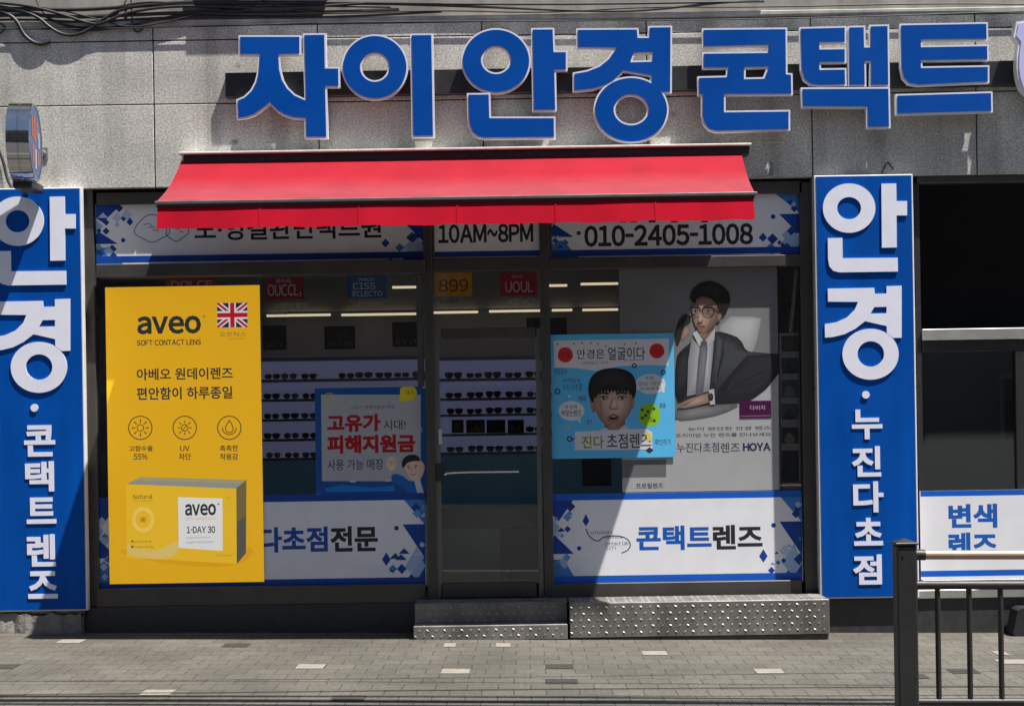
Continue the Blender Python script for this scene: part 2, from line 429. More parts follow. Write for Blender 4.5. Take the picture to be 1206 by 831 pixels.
def zb(f, x0, y0, x1, y1): return (*f(x0, y0), *f(x1, y1))

# ================================================================== THE GROUND
FLOOR_L, FLOOR_R = -60, 60
KERB = -4.75
mb = MB()
def slab(mb, x0, x1, y0, y1, z, m, thick=.0):
    mb.add([(x0, y0, gz(x0) + z), (x1, y0, gz(x1) + z), (x1, y1, gz(x1) + z), (x0, y1, gz(x0) + z)], [(0, 1, 2, 3)], m)
slab(mb, FLOOR_L, FLOOR_R, KERB, 0.3, 0, PAVER)
pale = M('pale_paver', (.19, .175, .15), .85, 0, .18, 14); dk = M('dark_paver', (.022, .021, .019), .85, 0, .25, 14)
def ground_at(px, py):
    a, b = px - 603.0, py - 415.5
    u, v = _c * a - _s * b - U0, _s * a + _c * b - V0          # ray: x = u*t/(S*D), z = ZC - v*t/(S*D), y = -D + t
    t = ZC * S * D / (v + SLOPE * u)
    return u * t / (S * D), -D + t
for px, py, m, wx in ((86, 755.5, pale, .2), (362, 785, pale, .2), (537, 789, pale, .2), (775, 767, pale, .19), (914, 789.5, pale, .2),
                  (190, 817, pale, .2), (1195, 780, pale, .3), (281, 760, dk, .2), (8, 785, dk, .2), (667, 785, dk, .2), (664, 805, dk, .22),
                  (1080, 795, dk, .2), (411, 824, dk, .2), (1130, 792, dk, .2), (600, 760, pale, .12), (528, 758, pale, .1), (1186, 771, pale, .1)):
    x, y = ground_at(px, py); x = round(x / .1) * .1; y = math.floor(y / .2) * .2
    slab(mb, x - wx / 2 + .006, x + wx / 2 - .006, y + .006, y + .194, .003, m)
tag(mb.build('sidewalk', base=(0, 0, 0)), kind='structure')
mb = MB(); kerb_m = M('kerb_stone', (.30, .29, .27), .8, 0, .15, 12)
x = FLOOR_L
while x < FLOOR_R:
    x1 = x + .995
    mb.add([(a, b, gz(a) + c) for c in (-.15, .004) for b in (KERB - .15, KERB) for a in (x, x1)],
           [(4, 5, 7, 6), (0, 1, 5, 4), (0, 4, 6, 2), (1, 3, 7, 5)], kerb_m); x += 1.0
tag(mb.build('kerb', base=(0, 0, 0)), kind='structure')
mb = MB(); slab(mb, FLOOR_L, FLOOR_R, -40, KERB - .15, -.14, M('asphalt', (.055, .055, .057), .9, 0, .2, 30, bump=.4, bscale=120))
tag(mb.build('road', base=(0, 0, 0)), kind='structure')

# ================================================================== THE BUILDING
REC = -.095                                             # the shopfront stands this far behind the stone
bld = thing('shop_building', (X(530, 745), 0, 0), 'grey granite-clad shop building with dark framed windows and glass door', 'building')
def VZ(v, d=0): return ZC - (v - V0) / SD(d)            # height of a level line measured in the upright picture
ZB = VZ(-201.5)                                         # lower edge of the cladding over the shopfront
rows = [ZB, VZ(-299), VZ(-374), VZ(-390.5)]
xj = [X(181 + 193.7 * k, 110) for k in range(-2, 9)]
mb = MB(); g = .005
for i in range(len(xj) - 1):
    for j in range(len(rows) - 1):
        jit = random.uniform(-.0015, .0015)
        mb.box(xj[i] + g, xj[i + 1] - g, 0 + jit, .06, rows[j] + (g if j else 0), rows[j + 1] - g, STONE, .003)
mb.box(xj[0], xj[-1], .008, .3, ZB + .004, rows[-1], M('joint_mortar', (.02, .02, .019), .9))
# piers beside the openings
def pier(p0, p1, zlow):
    for a, b in ((zlow, 1.9), (1.9, ZB)):
        mb.box(X(p0, 460), X(p1, 460), 0.0, .3, a + g, b - g, STONE, .003)
pier(-190, 99, .18); pier(961, 1079, .30); pier(1421, 1725, -.2)
mb.build('stone_wall', bld)
mb = MB(); UP = M('upper_render', (.33, .305, .275), .85, 0, .12, 4, streak=.3)
mb.box(xj[0], xj[-1], -.012, .3, rows[-1] + .003, rows[-1] + .05, M('ledge_stone', (.40, .39, .36), .8, 0, .15, 12, streak=.3), .006)
mb.build('ledge', bld)
mb = MB(); mb.box(xj[0], xj[-1], .012, .3, rows[-1] + .053, 7.5, UP); mb.build('upper_wall', bld)
mb = MB(); mb.box(X(249, -60, .13), X(397, -60, .13), -.13, .0, Z(300, -40, .13), Z(300, -110, .13), GREYM, .01); mb.build('sill_or_shade_box', bld)  # box added above the view to cast the wall shadow; no real sill
# plinth
mb = MB()
zs = lambda x: gz(x) - .1
pl0, pl1, pl2 = X(99, 720), X(961, 720), X(1420, 720)
zt = Z(300, 713, 0)
mb.box(pl0 + .003, pl1 - .003, -.0, .3, -.15, zt, DARK, .004)
mb.box(pl1, pl2, -.03, .3, -.2, Z(1140, 703, .03), DARK, .004)
mb.build('plinth', bld)
mb = MB()
xa, xb = X(-190, 730), X(99, 730); n = 40; vs = []
for i in range(n + 1):
    x = xa + (xb - xa) * i / n; top = .20 + gz(x) * .2 + random.uniform(-.018, .018)
    vs += [(x, -.07 + random.uniform(-.012, .012), gz(x) - .05), (x, -.06 + random.uniform(-.015, .015), top), (x, .05, top + .01)]
mb.add(vs, [(3 * i + k, 3 * i + 3 + k, 3 * i + 4 + k, 3 * i + 1 + k) for i in range(n) for k in (0, 1)], CONC)
mb.box(xa, xb, 0, .29, -.15, .21, CONC)
mb.build('foundation', bld)

# shopfront frames
FD = REC + .035                                         # front of the aluminium
def bar(mb, p0, p1, q0, q1, front=FD, back=REC - .07, m=FRAME):
    """bar over the photo box p0..p1 x q0..q1"""
    cx, cz, w_, h_ = boxmap((p0, q0, p1, q1), front)
    mb.box(cx - w_ / 2, cx + w_ / 2, -front, -back, cz - h_ / 2, cz + h_ / 2, m, .003)
def barpart(name, *a, **k): mb = MB(); bar(mb, *a, **k); return mb.build(name, bld)
barpart('window_frame', 101, 113, 222, 716)
barpart('window_frame', 945, 962, 214, 708)
barpart('window_frame', 501, 511.5, 236, 712, FD + .012)
barpart('window_frame', 638, 649, 232, 710, FD + .012)
for a, b, q0, q1 in ((113.4, 500.6, 224, 238), (511.9, 637.6, 220, 234.5), (649.4, 944.6, 215, 229.5)): barpart('window_frame', a, b, q0, q1)
barpart('transom', 113.4, 500.6, 308.5, 323.5, FD + .13); barpart('transom', 649.4, 944.6, 302, 315, FD + .02); barpart('transom', 511.9, 637.6, 303.5, 318, FD + .008)  # left transom made extra deep to throw shade on the poster below
barpart('sill_or_shade_box', 113.4, 500.6, 690, 713.5, FD + .02); barpart('sill_or_shade_box', 649.4, 944.6, 685, 706.5, FD + .02)
barpart('glazing_bar', 492, 499.6, 324, 585, REC - .045, REC - .07, GREYM)
def pane(p0, p1, q0, q1, d=REC - .012, parent=None):
    cx, cz, w_, h_ = boxmap((p0, q0, p1, q1), d); mb = MB()
    mb.box(cx - w_ / 2, cx + w_ / 2, -d, -d + .008, cz - h_ / 2, cz + h_ / 2, GLASS); return mb.build('window_pane', parent or bld)
pane(112, 502, 322, 692); pane(648, 946, 314, 687); pane(511, 639, 317, 386)
# door
door = MB(); DD = REC + .02
bar(door, 512.5, 519, 386, 704, DD, DD - .045, M('door_aluminium', (.17, .165, .155), .38, .6, .1, 8))
DA = MC['door_aluminium']
bar(door, 632.5, 638.5, 386, 703, DD, DD - .045, DA)
bar(door, 519.3, 632.2, 386, 398, DD, DD - .045, FRAME)
bar(door, 519.3, 632.2, 685.5, 703, DD, DD - .045, FRAME)
do = door.build('door', bld)
dp = MB(); cx, cz, w_, h_ = boxmap((518, 397, 634, 687), DD - .02); dp.box(cx - w_ / 2, cx + w_ / 2, -DD + .018, -DD + .026, cz - h_ / 2, cz + h_ / 2, GLASS)
dp.build('window_pane', do)
hd = MB(); chrome = M('chrome', (.75, .74, .72), .18, 1.0)
h0, h1 = P(527, 556, DD + .05), P(611, 555, DD + .05)
hd.tube(smooth([tuple(P(523, 560, DD + .0)), tuple(P(524, 559, DD + .05)), tuple(h0), tuple(h1)], 2), .011, chrome, 10)
hd.tube([P(609, 555, DD), P(609, 555, DD + .05)], .008, chrome, 8)
hd.build('handle', do)
lk = MB(); cx, cz, w_, h_ = boxmap((513.5, 546, 523.5, 566), DD + .02); lk.box(cx - w_ / 2, cx + w_ / 2, -DD - .025, -DD + .01, cz - h_ / 2, cz + h_ / 2, BLKM, .004)
lk.build('lock', do)
lk = MB(); cx, cz, w_, h_ = boxmap((516.5, 505, 520.5, 523), DD + .02); lk.box(cx - w_ / 2, cx + w_ / 2, -DD - .02, -DD - .001, cz - h_ / 2, cz + h_ / 2, M('pale_plastic', (.5, .5, .5), .4), .003)
lk.build('door_closer', do)
# the opening on the right: dark upper bay, bar, lower window
M('silver_aluminium', (.42, .415, .40), .4, .6, .08, 8)
barpart('window_frame', 1080, 1420, 201, 213.5, -.03, -.12)
barpart('window_frame', 1080, 1086, 214, 690, -.05, -.12, BLKM)
barpart('transom', 1086.4, 1420, 385, 398, -.03, -.12, MC['silver_aluminium'])
barpart('window_frame', 1086.4, 1420, 398.5, 412, -.05, -.12, BLKM); barpart('window_frame', 1197, 1212, 412.5, 576, -.05, -.12, BLKM)
barpart('window_frame', 1086.4, 1420, 680, 691.5, -.03, -.12, MC['silver_aluminium'])
barpart('sill_or_shade_box', 1080, 1420, 692, 702, .05, -.12, MC['silver_aluminium'])
pane(1086, 1420, 411, 682, -.085)
# the room behind
ROOM = 3.35; xl, xr = X(20, 460), X(1075, 460)
inw = M('inner_wall_paint', (.5, .49, .5), .8); dkw = M('dark_partition', (.012, .012, .014), .8)
mb = MB(); mb.box(xl, xr, .25, ROOM + .2, .12, .22, M('inner_floor_tile', (.16, .15, .14), .3, 0, .1, 3)); mb.build('inner_floor', bld)
mb = MB(); mb.box(xl, xr, .32, ROOM + .2, 3.75, 3.85, M('ceiling_paint', (.35, .34, .33), .9)); mb.build('inner_ceiling', bld)
mb = MB(); mb.box(xl, xr, ROOM, ROOM + .1, .22, 3.75, inw); mb.build('inner_wall', bld)
mb = MB(); mb.box(xl - .1, xl, .3, ROOM + .2, .12, 3.85, inw); mb.build('inner_wall', bld)
mb = MB(); mb.box(xr - .05, xr, .3, ROOM + .2, .12, 3.85, dkw); mb.build('inner_wall', bld)
mb = MB(); mb.box(xr, xr + 3.5, 1.2, 1.3, -.1, 3.85, dkw); mb.box(xr, xr + 3.5, .3, 1.19, 3.7, 3.8, dkw); mb.build('partition', bld)
mb = MB(); mb.box(X(1086, 500, -.4), X(1420, 500, -.4), .4, .42, .3, Z(1140, 414, -.4), M('grey_blind', (.028, .031, .034), .9)); mb.build('window_blind', bld)
mb = MB(); mb.box(xl, xr, ROOM - .35, ROOM - .002, Z(560, 363, -3.0), 3.74, M('soffit_paint', (.42, .41, .39), .9)); mb.build('soffit', bld)

# the house across the street, which the glass and the chrome drum mirror and which closes off the low sky
ob_ = thing('opposite_building', (0, -24.5, -.15), 'brown brick building across the street, behind the viewer and seen only in reflections', 'building')
mb = MB(); mb.box(-32, 34, -34, -24.5, -.15, 15, M('brown_brick', (.26, .21, .18), .85, 0, .15, 3, streak=.15), .02); mb.build('wall', ob_)
WF = M('pale_window_frame', (.4, .4, .4), .5); WG = M('dark_window_glass', (.02, .024, .028), .08)
for fl_ in range(4):
    for k in range(14):
        x = -29 + k * 4.5; z = 1.0 + fl_ * 3.4
        mb = MB(); mb.box(x, x + 2.4, -24.49, -24.42, z, z + 1.7, WF, .01); wf = mb.build('window', ob_)
        mb = MB(); mb.box(x + .1, x + 2.3, -24.415, -24.40, z + .1, z + 1.6, WG); mb.build('pane', wf)

# ================================================================== INSIDE THE SHOP
def warm_lamp(p0, p1, q, d, label):
    cx, cz, w_, h_ = boxmap((p0, q - 1.3, p1, q + 1.3), d); mb = MB()
    mb.box(cx - w_ / 2, cx + w_ / 2, -d, -d + .03, cz - h_ / 2, cz + h_ / 2, M('lamp_glow', (1.0, .80, .55), .5, emit=.34))
    return tag(mb.build('strip_lamp'), label, 'lamp', 'lit strip lamps inside the shop')
warm_lamp(314, 389, 371, -2.95, 'lit warm strip lamp nearest the yellow poster, under the soffit')
warm_lamp(402, 490, 370, -2.95, 'lit warm strip lamp over the middle of the fuel relief poster window')
warm_lamp(511, 563, 367.5, -2.95, 'lit warm strip lamp above the door, behind the yellow hanging sign')
warm_lamp(576, 636, 366, -2.95, 'lit warm strip lamp above the door, behind the red hanging sign')
warm_lamp(650, 674, 365, -2.95, 'short lit strip lamp just right of the door, above the sky blue face poster')
warm_lamp(686, 728, 364.5, -2.95, 'lit strip lamp beside the portrait of the man in a suit')
warm_lamp(646, 668, 336, -2.0, 'faint upper strip lamp close to the door mullion')
warm_lamp(684, 728, 334, -2.0, 'faint upper strip lamp left of the suited man portrait')
warm_lamp(462, 490, 338, -2.0, 'faint upper strip lamp beside the blue hanging sign')

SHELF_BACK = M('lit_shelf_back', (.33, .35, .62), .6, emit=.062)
def shelves(p0, p1, tops, bottom, label, group):
    d = -3.0; c = P((p0 + p1) / 2, bottom, d); x0, x1 = X(p0, 480, d), X(p1, 480, d)
    t = thing('display_shelves', (c.x, 3.1, .22), label, 'shelves', group)
    ztop = Z((p0 + p1) / 2, tops[0] - 22, d); zbot = Z((p0 + p1) / 2, bottom, d)
    mb = MB(); mb.box(x0, x1, 3.22, 3.25, zbot, ztop, SHELF_BACK); mb.build('back_panel', t)
    zz = []
    for q in tops + [bottom]:
        z = Z((p0 + p1) / 2, q, d); zz.append(z)
        mb = MB(); mb.box(x0, x1, 2.98, 3.219, z - .025, z, M('shelf_board', (.34, .33, .34), .5), .002); sh = mb.build('shelf', t)
    mb = MB(); mb.box(x0, x1, 2.98, 3.25, ztop, ztop + .03, MC['shelf_board']); mb.build('top_board', t)
    mb = MB(); mb.box(x0 + .004, x1 - .004, 2.985, 3.2, .22, zbot - .026, M('glowing_cabinet', (.06, .17, .27), .3, emit=.026)); mb.build('cabinet', t)  # emission added so the dark cabinet body shows teal
    return zz
zl = shelves(118, 503, [447, 470, 493.5, 517], 539.5, 'long lit shelf unit of spectacles behind the left window', 'lit spectacle shelves')
zd = shelves(507, 643, [445, 468, 487, 510], 532, 'narrower lit shelf unit of spectacles seen through the glass door', 'lit spectacle shelves')
zr = shelves(647, 735, [445, 468, 490, 513], 535, 'lit shelf unit mostly hidden behind the sky blue face poster', 'lit spectacle shelves')
def spectacle(kind):
    mb = MB(); c = [(.012, .012, .014), (.02, .014, .01), (.30, .28, .24), (.03, .03, .05)][kind]
    m = M('spectacle_frame_%s' % ['black', 'brown', 'clear', 'slate'][kind], c, .3); l = M('spectacle_lens_%s' % ['dark', 'tan', 'pale', 'smoke'][kind], [(.008, .008, .01), (.02, .012, .008), (.30, .30, .36), (.02, .02, .028)][kind], .1)
    for sg in (-1, 1):
        if kind == 0: lp = [(-.032, .022), (.032, .024), (.034, 0), (.020, -.022), (-.012, -.024), (-.030, -.006)]
        elif kind == 3: lp = [(-.030, .022), (.034, .022), (.034, -.018), (-.028, -.020)]
        else: lp = ell(0, 0, .03, .024, 12)
        lp = [(sg * (a + .036), b + .027) for a, b in smooth(lp, 2, True)]
        mb.tube([(a, 0, b) for a, b in lp], .0035 if kind != 2 else .0025, m, 5, closed=True)
        mb.prism([lp], -.001, .001, l)
        mb.tube([(sg * .069, .0, .045), (sg * .071, .06, .045), (sg * .069, .12, .030)], .0028, m, 5)
    mb.tube([(-.010, 0, .036), (0, -.004, .041), (.010, 0, .036)], .003, m, 5)
    return mb
PROTO = {}
def place_spec(kind, x, y, z, rz, label, group):
    if kind not in PROTO:
        o = spectacle(kind).build('spectacles', base=(0, 0, 0)); PROTO[kind] = o
    else:
        o = PROTO[kind].copy(); col.objects.link(o)
    o.location = (x, y, z); o.rotation_euler = (0, 0, rz); o.scale = (1.12 * random.uniform(.92, 1.06), 1.12, 1.12 * random.uniform(.88, 1.1))
    tag(o, label, 'spectacles', group)
ordw = ['top', 'second', 'third', 'fourth', 'lowest']
for k in range(5):
    for i, px in enumerate(range(319, 500, 22)):
        if k in (1, 2, 3, 4) and px > 365: continue          # hidden by the poster
        kind = [3, 2, 0, 2, 1, 3, 0][(i + 2 * k) % 7] if k < 2 else [0, 2, 1][(i + k) % 3]
        if k == 0 and i in (3,): continue
        place_spec(kind, X(px, 480, -3) + random.uniform(-.01, .01), 3.06, zl[k] + .001, random.uniform(-.12, .12),
                   'pair of spectacles on the %s lit shelf behind the left window' % ordw[k], 'spectacles on the %s shelf behind the left window' % ordw[k])
    for i, px in enumerate((520, 534.5, 559, 581, 605, 629)):
        if k == 3 and 525 < px < 620: continue
        kind = 0 if k < 3 else [2, 0, 0, 0, 0, 3][i]
        if k == 0 and i == 2: kind = 3
        if k == 1 and i == 5: kind = 2
        if i == 0: continue
        place_spec(kind, X(px, 480, -3) + random.uniform(-.006, .006), 3.06, zd[k] + .001, random.uniform(-.1, .1),
                   'pair of dark sunglasses on the %s lit shelf behind the door glass' % ordw[k] if kind in (0, 3) else 'pale framed spectacles on the %s lit shelf behind the door glass' % ordw[k],
                   'spectacles on the %s shelf behind the door' % ordw[k])
for k in range(4):
    place_spec(0, X(656, 480, -3), 3.06, zr[k] + .001, .05, 'dark sunglasses on the %s shelf at the left edge of the sky blue face poster' % ordw[k], 'sunglasses right of the door mullion')
# small picture stands on the fourth door shelf
for j, (a, b, lab, kk) in enumerate(((532, 546, 'small dark picture stand on the fourth shelf, nearest the door lock', 0), (549, 571, 'small picture stand with a tan figure on the fourth door shelf', 1),
                                     (573, 595, 'small dark picture stand with a domed silhouette on the fourth door shelf', 2), (598, 617, 'small dark picture stand at the right on the fourth door shelf', 3))):
    pr = Print((a, 494, b, 509.6), -2.99, (.01, .01, .012), .02)
    if kk == 1: pr.poly([(552, 508), (553, 501), (557, 502), (560, 499), (565, 502), (569, 500), (570, 508)], (.16, .10, .04))
    elif kk == 2: pr.poly([(574, 508), (577, 501), (583, 499), (584, 496), (586, 499), (592, 502), (594, 508)], (.0, .0, .0))
    elif kk == 3: pr.dot(604, 503, 3, (.12, .08, .05)); pr.dot(611, 503, 3, (.09, .07, .05))
    else: pr.dot(539, 500, 3, (.08, .06, .05))
    pr.build('picture_stand', lab, 'picture stand', 'picture stands on the door shelf')
# low cabinet and glass counter seen under the door shelf
t = thing('counter', (X(575, 640, -1.6), 1.7, .22), 'low dark counter with a pale green front seen through the door', 'counter')
d = -1.55
mb = MB(); mb.box(X(519, 600, d), X(640, 600, d), 1.55, 2.0, Z(570, 622, d), Z(570, 598, d), M('counter_dark', (.012, .012, .013), .25), .004); mb.build('worktop', t)
mb = MB(); mb.box(X(519, 600, d), X(588, 600, d), 1.57, 1.95, .23, Z(550, 622.5, d), M('green_panel', (.34, .42, .39), .25)); mb.build('front_panel', t)
mb = MB(); mb.box(X(588.5, 600, d), X(640, 600, d), 1.60, 1.95, .23, Z(610, 622.5, d), M('brown_panel', (.16, .15, .135), .4)); mb.build('front_panel', t)
# framed dark pictures under the lamps
def dark_pic(a, b, c, dd, words, label, red=False):
    pr = Print((a, c, b, dd), -2.9, (.006, .006, .01), .03)
    if red:
        pr.rect((a + 4, c + 4, a + 12, c + 16), (.06, .012, .01)); pr.dot(a + 17, c + 10, 4, (.07, .04, .03)); pr.rect((a + 22, c + 4, b - 3, c + 14), (.05, .012, .01))
    if words: pr.text(words, (a + 4, dd - 9, b - 3, dd - 3), (.35, .35, .35), .01)
    pr.build('framed_picture', label, 'picture', 'dark pictures hung under the strip lamps')
dark_pic(309, 337, 383, 412, 'SU Y', 'dark framed picture partly behind the yellow poster edge')
dark_pic(382, 418, 384, 411, 'FRAU.F STN', 'dark framed picture with reddish figures and a line of white lettering', True)
dark_pic(462, 498, 379, 408, 'SVVU', 'dark framed picture nearest the door mullion in the left window')
dark_pic(620, 637, 374, 386, '', 'small dark picture above the door, right end')
dark_pic(648, 668, 374, 452, '', 'tall dark board just right of the door mullion')
dark_pic(686, 720, 540, 572, '', 'dark box shaped picture under the sky blue face poster')

# small coloured signs hanging behind the glass
def hang(b, color, words, wc, label, sub):
    pr = Print(b, REC - .035, color, .004)
    x0, y0, x1, y1 = b
    for s_, q in words: pr.text(s_, (x0 + (x1 - x0) * q[0], y0 + (y1 - y0) * q[1], x0 + (x1 - x0) * q[2], y0 + (y1 - y0) * q[3]), wc, .004)
    pr.build('hanging_sign', label, 'sign', 'small coloured signs behind the upper glass')
hang((312, 327, 358, 352.5), srgb(165, 12, 30), [('OUCCL,', (.07, .3, .93, .9)), ('BAG', (.3, .07, .66, .22))], (.82, .80, .80), 'small dark red sign with tall white outline letters beside the yellow poster', 1)
hang((409, 325, 455, 351), srgb(10, 92, 160), [('CISS', (.14, .30, .72, .60)), ('ECLECTO', (.14, .68, .9, .92)), ('(MO)', (.28, .06, .68, .25))], (.82, .80, .80), 'small blue sign with white lettering in the left window', 1)
hang((511.5, 321, 556, 349), srgb(240, 170, 20), [('899', (.12, .28, .9, .80))], srgb(130, 20, 15), 'small yellow sign with dark red numerals above the door', 1)
hang((589, 321, 633, 348), srgb(190, 10, 40), [('UOUL', (.14, .38, .88, .86)), ('SALE', (.3, .10, .62, .22))], (.82, .80, .80), 'small bright red sign with white lettering above the door', 1)
hang((196, 327, 256, 345), srgb(165, 12, 30), [('DOLCE', (.1, .2, .9, .6))], (.85, .83, .80), 'small red sign whose top edge shows above the yellow poster', 1)
def decal(words, b, c, label):
    mb = MB(); vs, fs = glyph(words, .004); dd = REC - .0205
    cx, cz, w_, h_ = boxmap(b, dd)
    mb.add([(cx + (u - .5) * w_, -dd, cz + (v - .5) * h_) for u, v in vs], fs, ink(c)); tag(mb.build('glass_lettering'), label, 'lettering', 'small lettering stuck inside the glass')
decal('안경테 할인', (322, 356, 362, 362), (.85, .83, .80), 'faint small grey lettering under the dark red hanging sign')
decal('Stionic', (316, 366, 337, 371), (.85, .83, .80), 'tiny pale word left above the first strip lamp')
decal('JM 선글라스', (421, 354, 452, 361), (.85, .83, .80), 'small pale lettering under the blue hanging sign')
decal('누진렌즈', (519, 353, 540, 358), (.02, .02, .02), 'small dark lettering under the yellow hanging sign')
decal('도수 선글라스', (518, 359, 550, 365), (.6, .5, .5), 'small pinkish white lettering lowest under the yellow hanging sign')
decal('세일 UCT', (597, 351, 631, 359), (.85, .83, .80), 'small white lettering under the bright red hanging sign')

# ================================================================== PRINTED BANNERS ON THE SHOPFRONT
BW = (.74, .745, .78); NAVY = srgb(6, 62, 150); MIDB = srgb(60, 120, 190); PALE = srgb(150, 180, 215); GREYB = srgb(185, 195, 215)
PAL = [NAVY, MIDB, PALE, GREYB, srgb(20, 60, 130), srgb(100, 150, 205)]
def mosaic(pr, cx, cy, spanx, spany, n, rng, smin=4, smax=9, lean=0):
    for _ in range(n):
        u = rng.random(); x = cx + (u - .5) * spanx; y = cy + (rng.random() - .5) * spany + lean * (u - .5) * spany
        s_ = rng.uniform(smin, smax); q = PAL[rng.randrange(len(PAL))]
        if rng.random() < .75: pr.poly([(x - s_, y), (x, y - s_), (x + s_, y), (x, y + s_)], q)
        else: pr.poly([(x - s_, y), (x, y - s_), (x + s_, y)], q)
def banner(b, left, right, d=REC - .004, bands=True, seed=1, topband=True, h=1.0):
    pr = Print(b, d, BW, .006); x0, y0, x1, y1 = b; rng = random.Random(seed); H = y1 - y0
    tl = lambda x, y: y - _s * (x - (x0 + x1) / 2)          # keep level with the banner
    if left:
        f = lambda a, q: (x0 + a, tl(x0 + a, y0 + q * H))
        pr.poly([f(0, 0), f(30, 0), f(8, .30), f(0, .22)], NAVY); pr.poly([f(0, .42), f(26, .66), f(0, .66)], NAVY)
        pr.poly([f(0, .72), f(14, .72), f(32, 1), f(0, 1)], MIDB); pr.poly([f(0, .26), f(9, .36), f(0, .5)], PALE)
        mosaic(pr, x0 + 22, y0 + H * .25, 38, H * .32, 9, rng, 2.5, 6.5, -.9); mosaic(pr, x0 + 12, y0 + H * .8, 20, H * .2, 6, rng, 3, 6)
        pr.dot(*f(32, .60), 2.6, NAVY); pr.poly([f(40, .22), f(44, .30), f(40, .36), f(36, .30)], NAVY)
    if right:
        f = lambda a, q: (x1 - a, tl(x1 - a, y0 + q * H))
        pr.poly([f(0, 0), f(32, 0), f(12, .22), f(0, .35)], MIDB); pr.poly([f(0, .34), f(27, .34), f(0, .72)], NAVY)
        pr.poly([f(0, .66), f(26, 1), f(0, 1)], NAVY); pr.poly([f(10, .58), f(24, .80), f(10, .95), f(0, .8)], PALE)
        mosaic(pr, x1 - 22, y0 + H * .76, 40, H * .32, 12, rng, 2.5, 7, -.7); mosaic(pr, x1 - 8, y0 + H * .14, 14, H * .2, 5, rng, 3, 6)
        pr.dot(*f(34, .38), 2.8, NAVY); pr.poly([f(46, .64), f(41, .72), f(46, .79), f(51, .72)], NAVY)
    return pr
pr = banner((113, 238, 500, 308.5), True, True, seed=3)
pr.rect((113, 299, 500, 306.5), NAVY)
pr.text('노·영결완먼택트원', (229, 255, 449, 282), BLACK, .02)
for k, (cx, cy, rx, ry) in enumerate(((179, 269, 20, 15), (208, 271, 13, 12))):
    e = [(cx + rx * math.cos(t) * (1 + .12 * math.sin(3 * t + k)), cy + ry * math.sin(t) * (1 + .1 * math.cos(4 * t))) for t in [2 * math.pi * i / 28 for i in range(29)]]
    pr.line(e, 1.1, (.12, .12, .16))
    for q in range(3): pr.line([(cx - rx * .5 + q * 5, cy - 4 + q * 3), (cx - rx * .2 + q * 5, cy - 6 + q * 4), (cx + q * 4, cy - 3 + q * 3)], .9, (.15, .15, .2))
pr.build('window_banner', 'white upper banner left of the door, its black lettering half hidden by the red awning', 'banner', 'white and blue shopfront banners')
pr = Print((511.5, 234, 638, 303), REC - .004, BW, .006)
pr.rect((511.5, 295.5, 638, 302), NAVY); pr.text('10AM~8PM', (516, 263.5, 628, 286), (.02, .02, .025), .032)
pr.build('window_banner', 'white upper banner over the door with the opening hours', 'banner', 'white and blue shopfront banners')
pr = banner((649.5, 229.5, 944.5, 301.5), True, True, seed=11)
pr.rect((649.5, 292.5, 944.5, 300), NAVY); pr.text('010-2405-1008', (688, 264, 887, 289.5), (.02, .02, .025), .034)
for q in (730, 742, 764, 790, 826): pr.rect((q, 257, q + 8, 262), (.02, .02, .03))
pr.build('window_banner', 'white upper banner right of the door with a telephone number', 'banner', 'white and blue shopfront banners')
# lower banners
pr = banner((113, 583, 501, 691), True, True, seed=5)
pr.rect((113, 583, 501, 591), NAVY); pr.rect((113, 682, 501, 691), NAVY)
pr.text('누진다초점', (247, 620.5, 386, 650.5), srgb(20, 74, 158), .035); pr.text('전문', (389, 619, 445, 649), (.02, .02, .03), .035)
pr.build('window_banner', 'white lower banner left of the door, partly covered by the yellow poster', 'banner', 'white and blue shopfront banners')
pr = banner((650, 579.5, 945, 686), True, True, seed=8)
pr.rect((650, 579.5, 945, 587), srgb(14, 88, 190)); pr.rect((650, 676, 945, 684), srgb(14, 88, 190))
pr.text('콘택트', (749.5, 618.5, 838, 647.5), srgb(20, 84, 176), .035); pr.text('렌즈', (839.5, 617.5, 898, 646.5), (.02, .02, .03), .035)
pr.line([(690, 622), (694, 632), (704, 638), (710, 632), (722, 630), (736, 632), (743, 639), (741, 647), (732, 651)], 1.3, srgb(40, 50, 110), 2)
for s_, b in (('vision', (695, 624, 721, 628.5)), ('optics', (712, 630.5, 733, 634.5)), ('contact lab', (712, 637, 740, 641.5)), ('CITY', (714, 643, 726, 647))): pr.text(s_, b, srgb(45, 55, 110))
pr.build('window_banner', 'white lower banner right of the door, with blue and black lettering on contact lenses', 'banner', 'white and blue shopfront banners')
pr = Print((1084, 576, 1330, 680.5), -.03, BW, .006)
pr.rect((1084, 576, 1330, 582.5), srgb(14, 88, 190)); pr.rect((1084, 670, 1330, 677), srgb(14, 88, 190))
pr.text('변색', (1117, 593, 1174.5, 621.5), srgb(24, 90, 176), .04); pr.text('렌즈', (1117, 626.5, 1174.5, 655), srgb(24, 90, 176), .04)
pr.build('window_banner', 'white lower banner at the far right behind the railing', 'banner', 'white and blue shopfront banners')

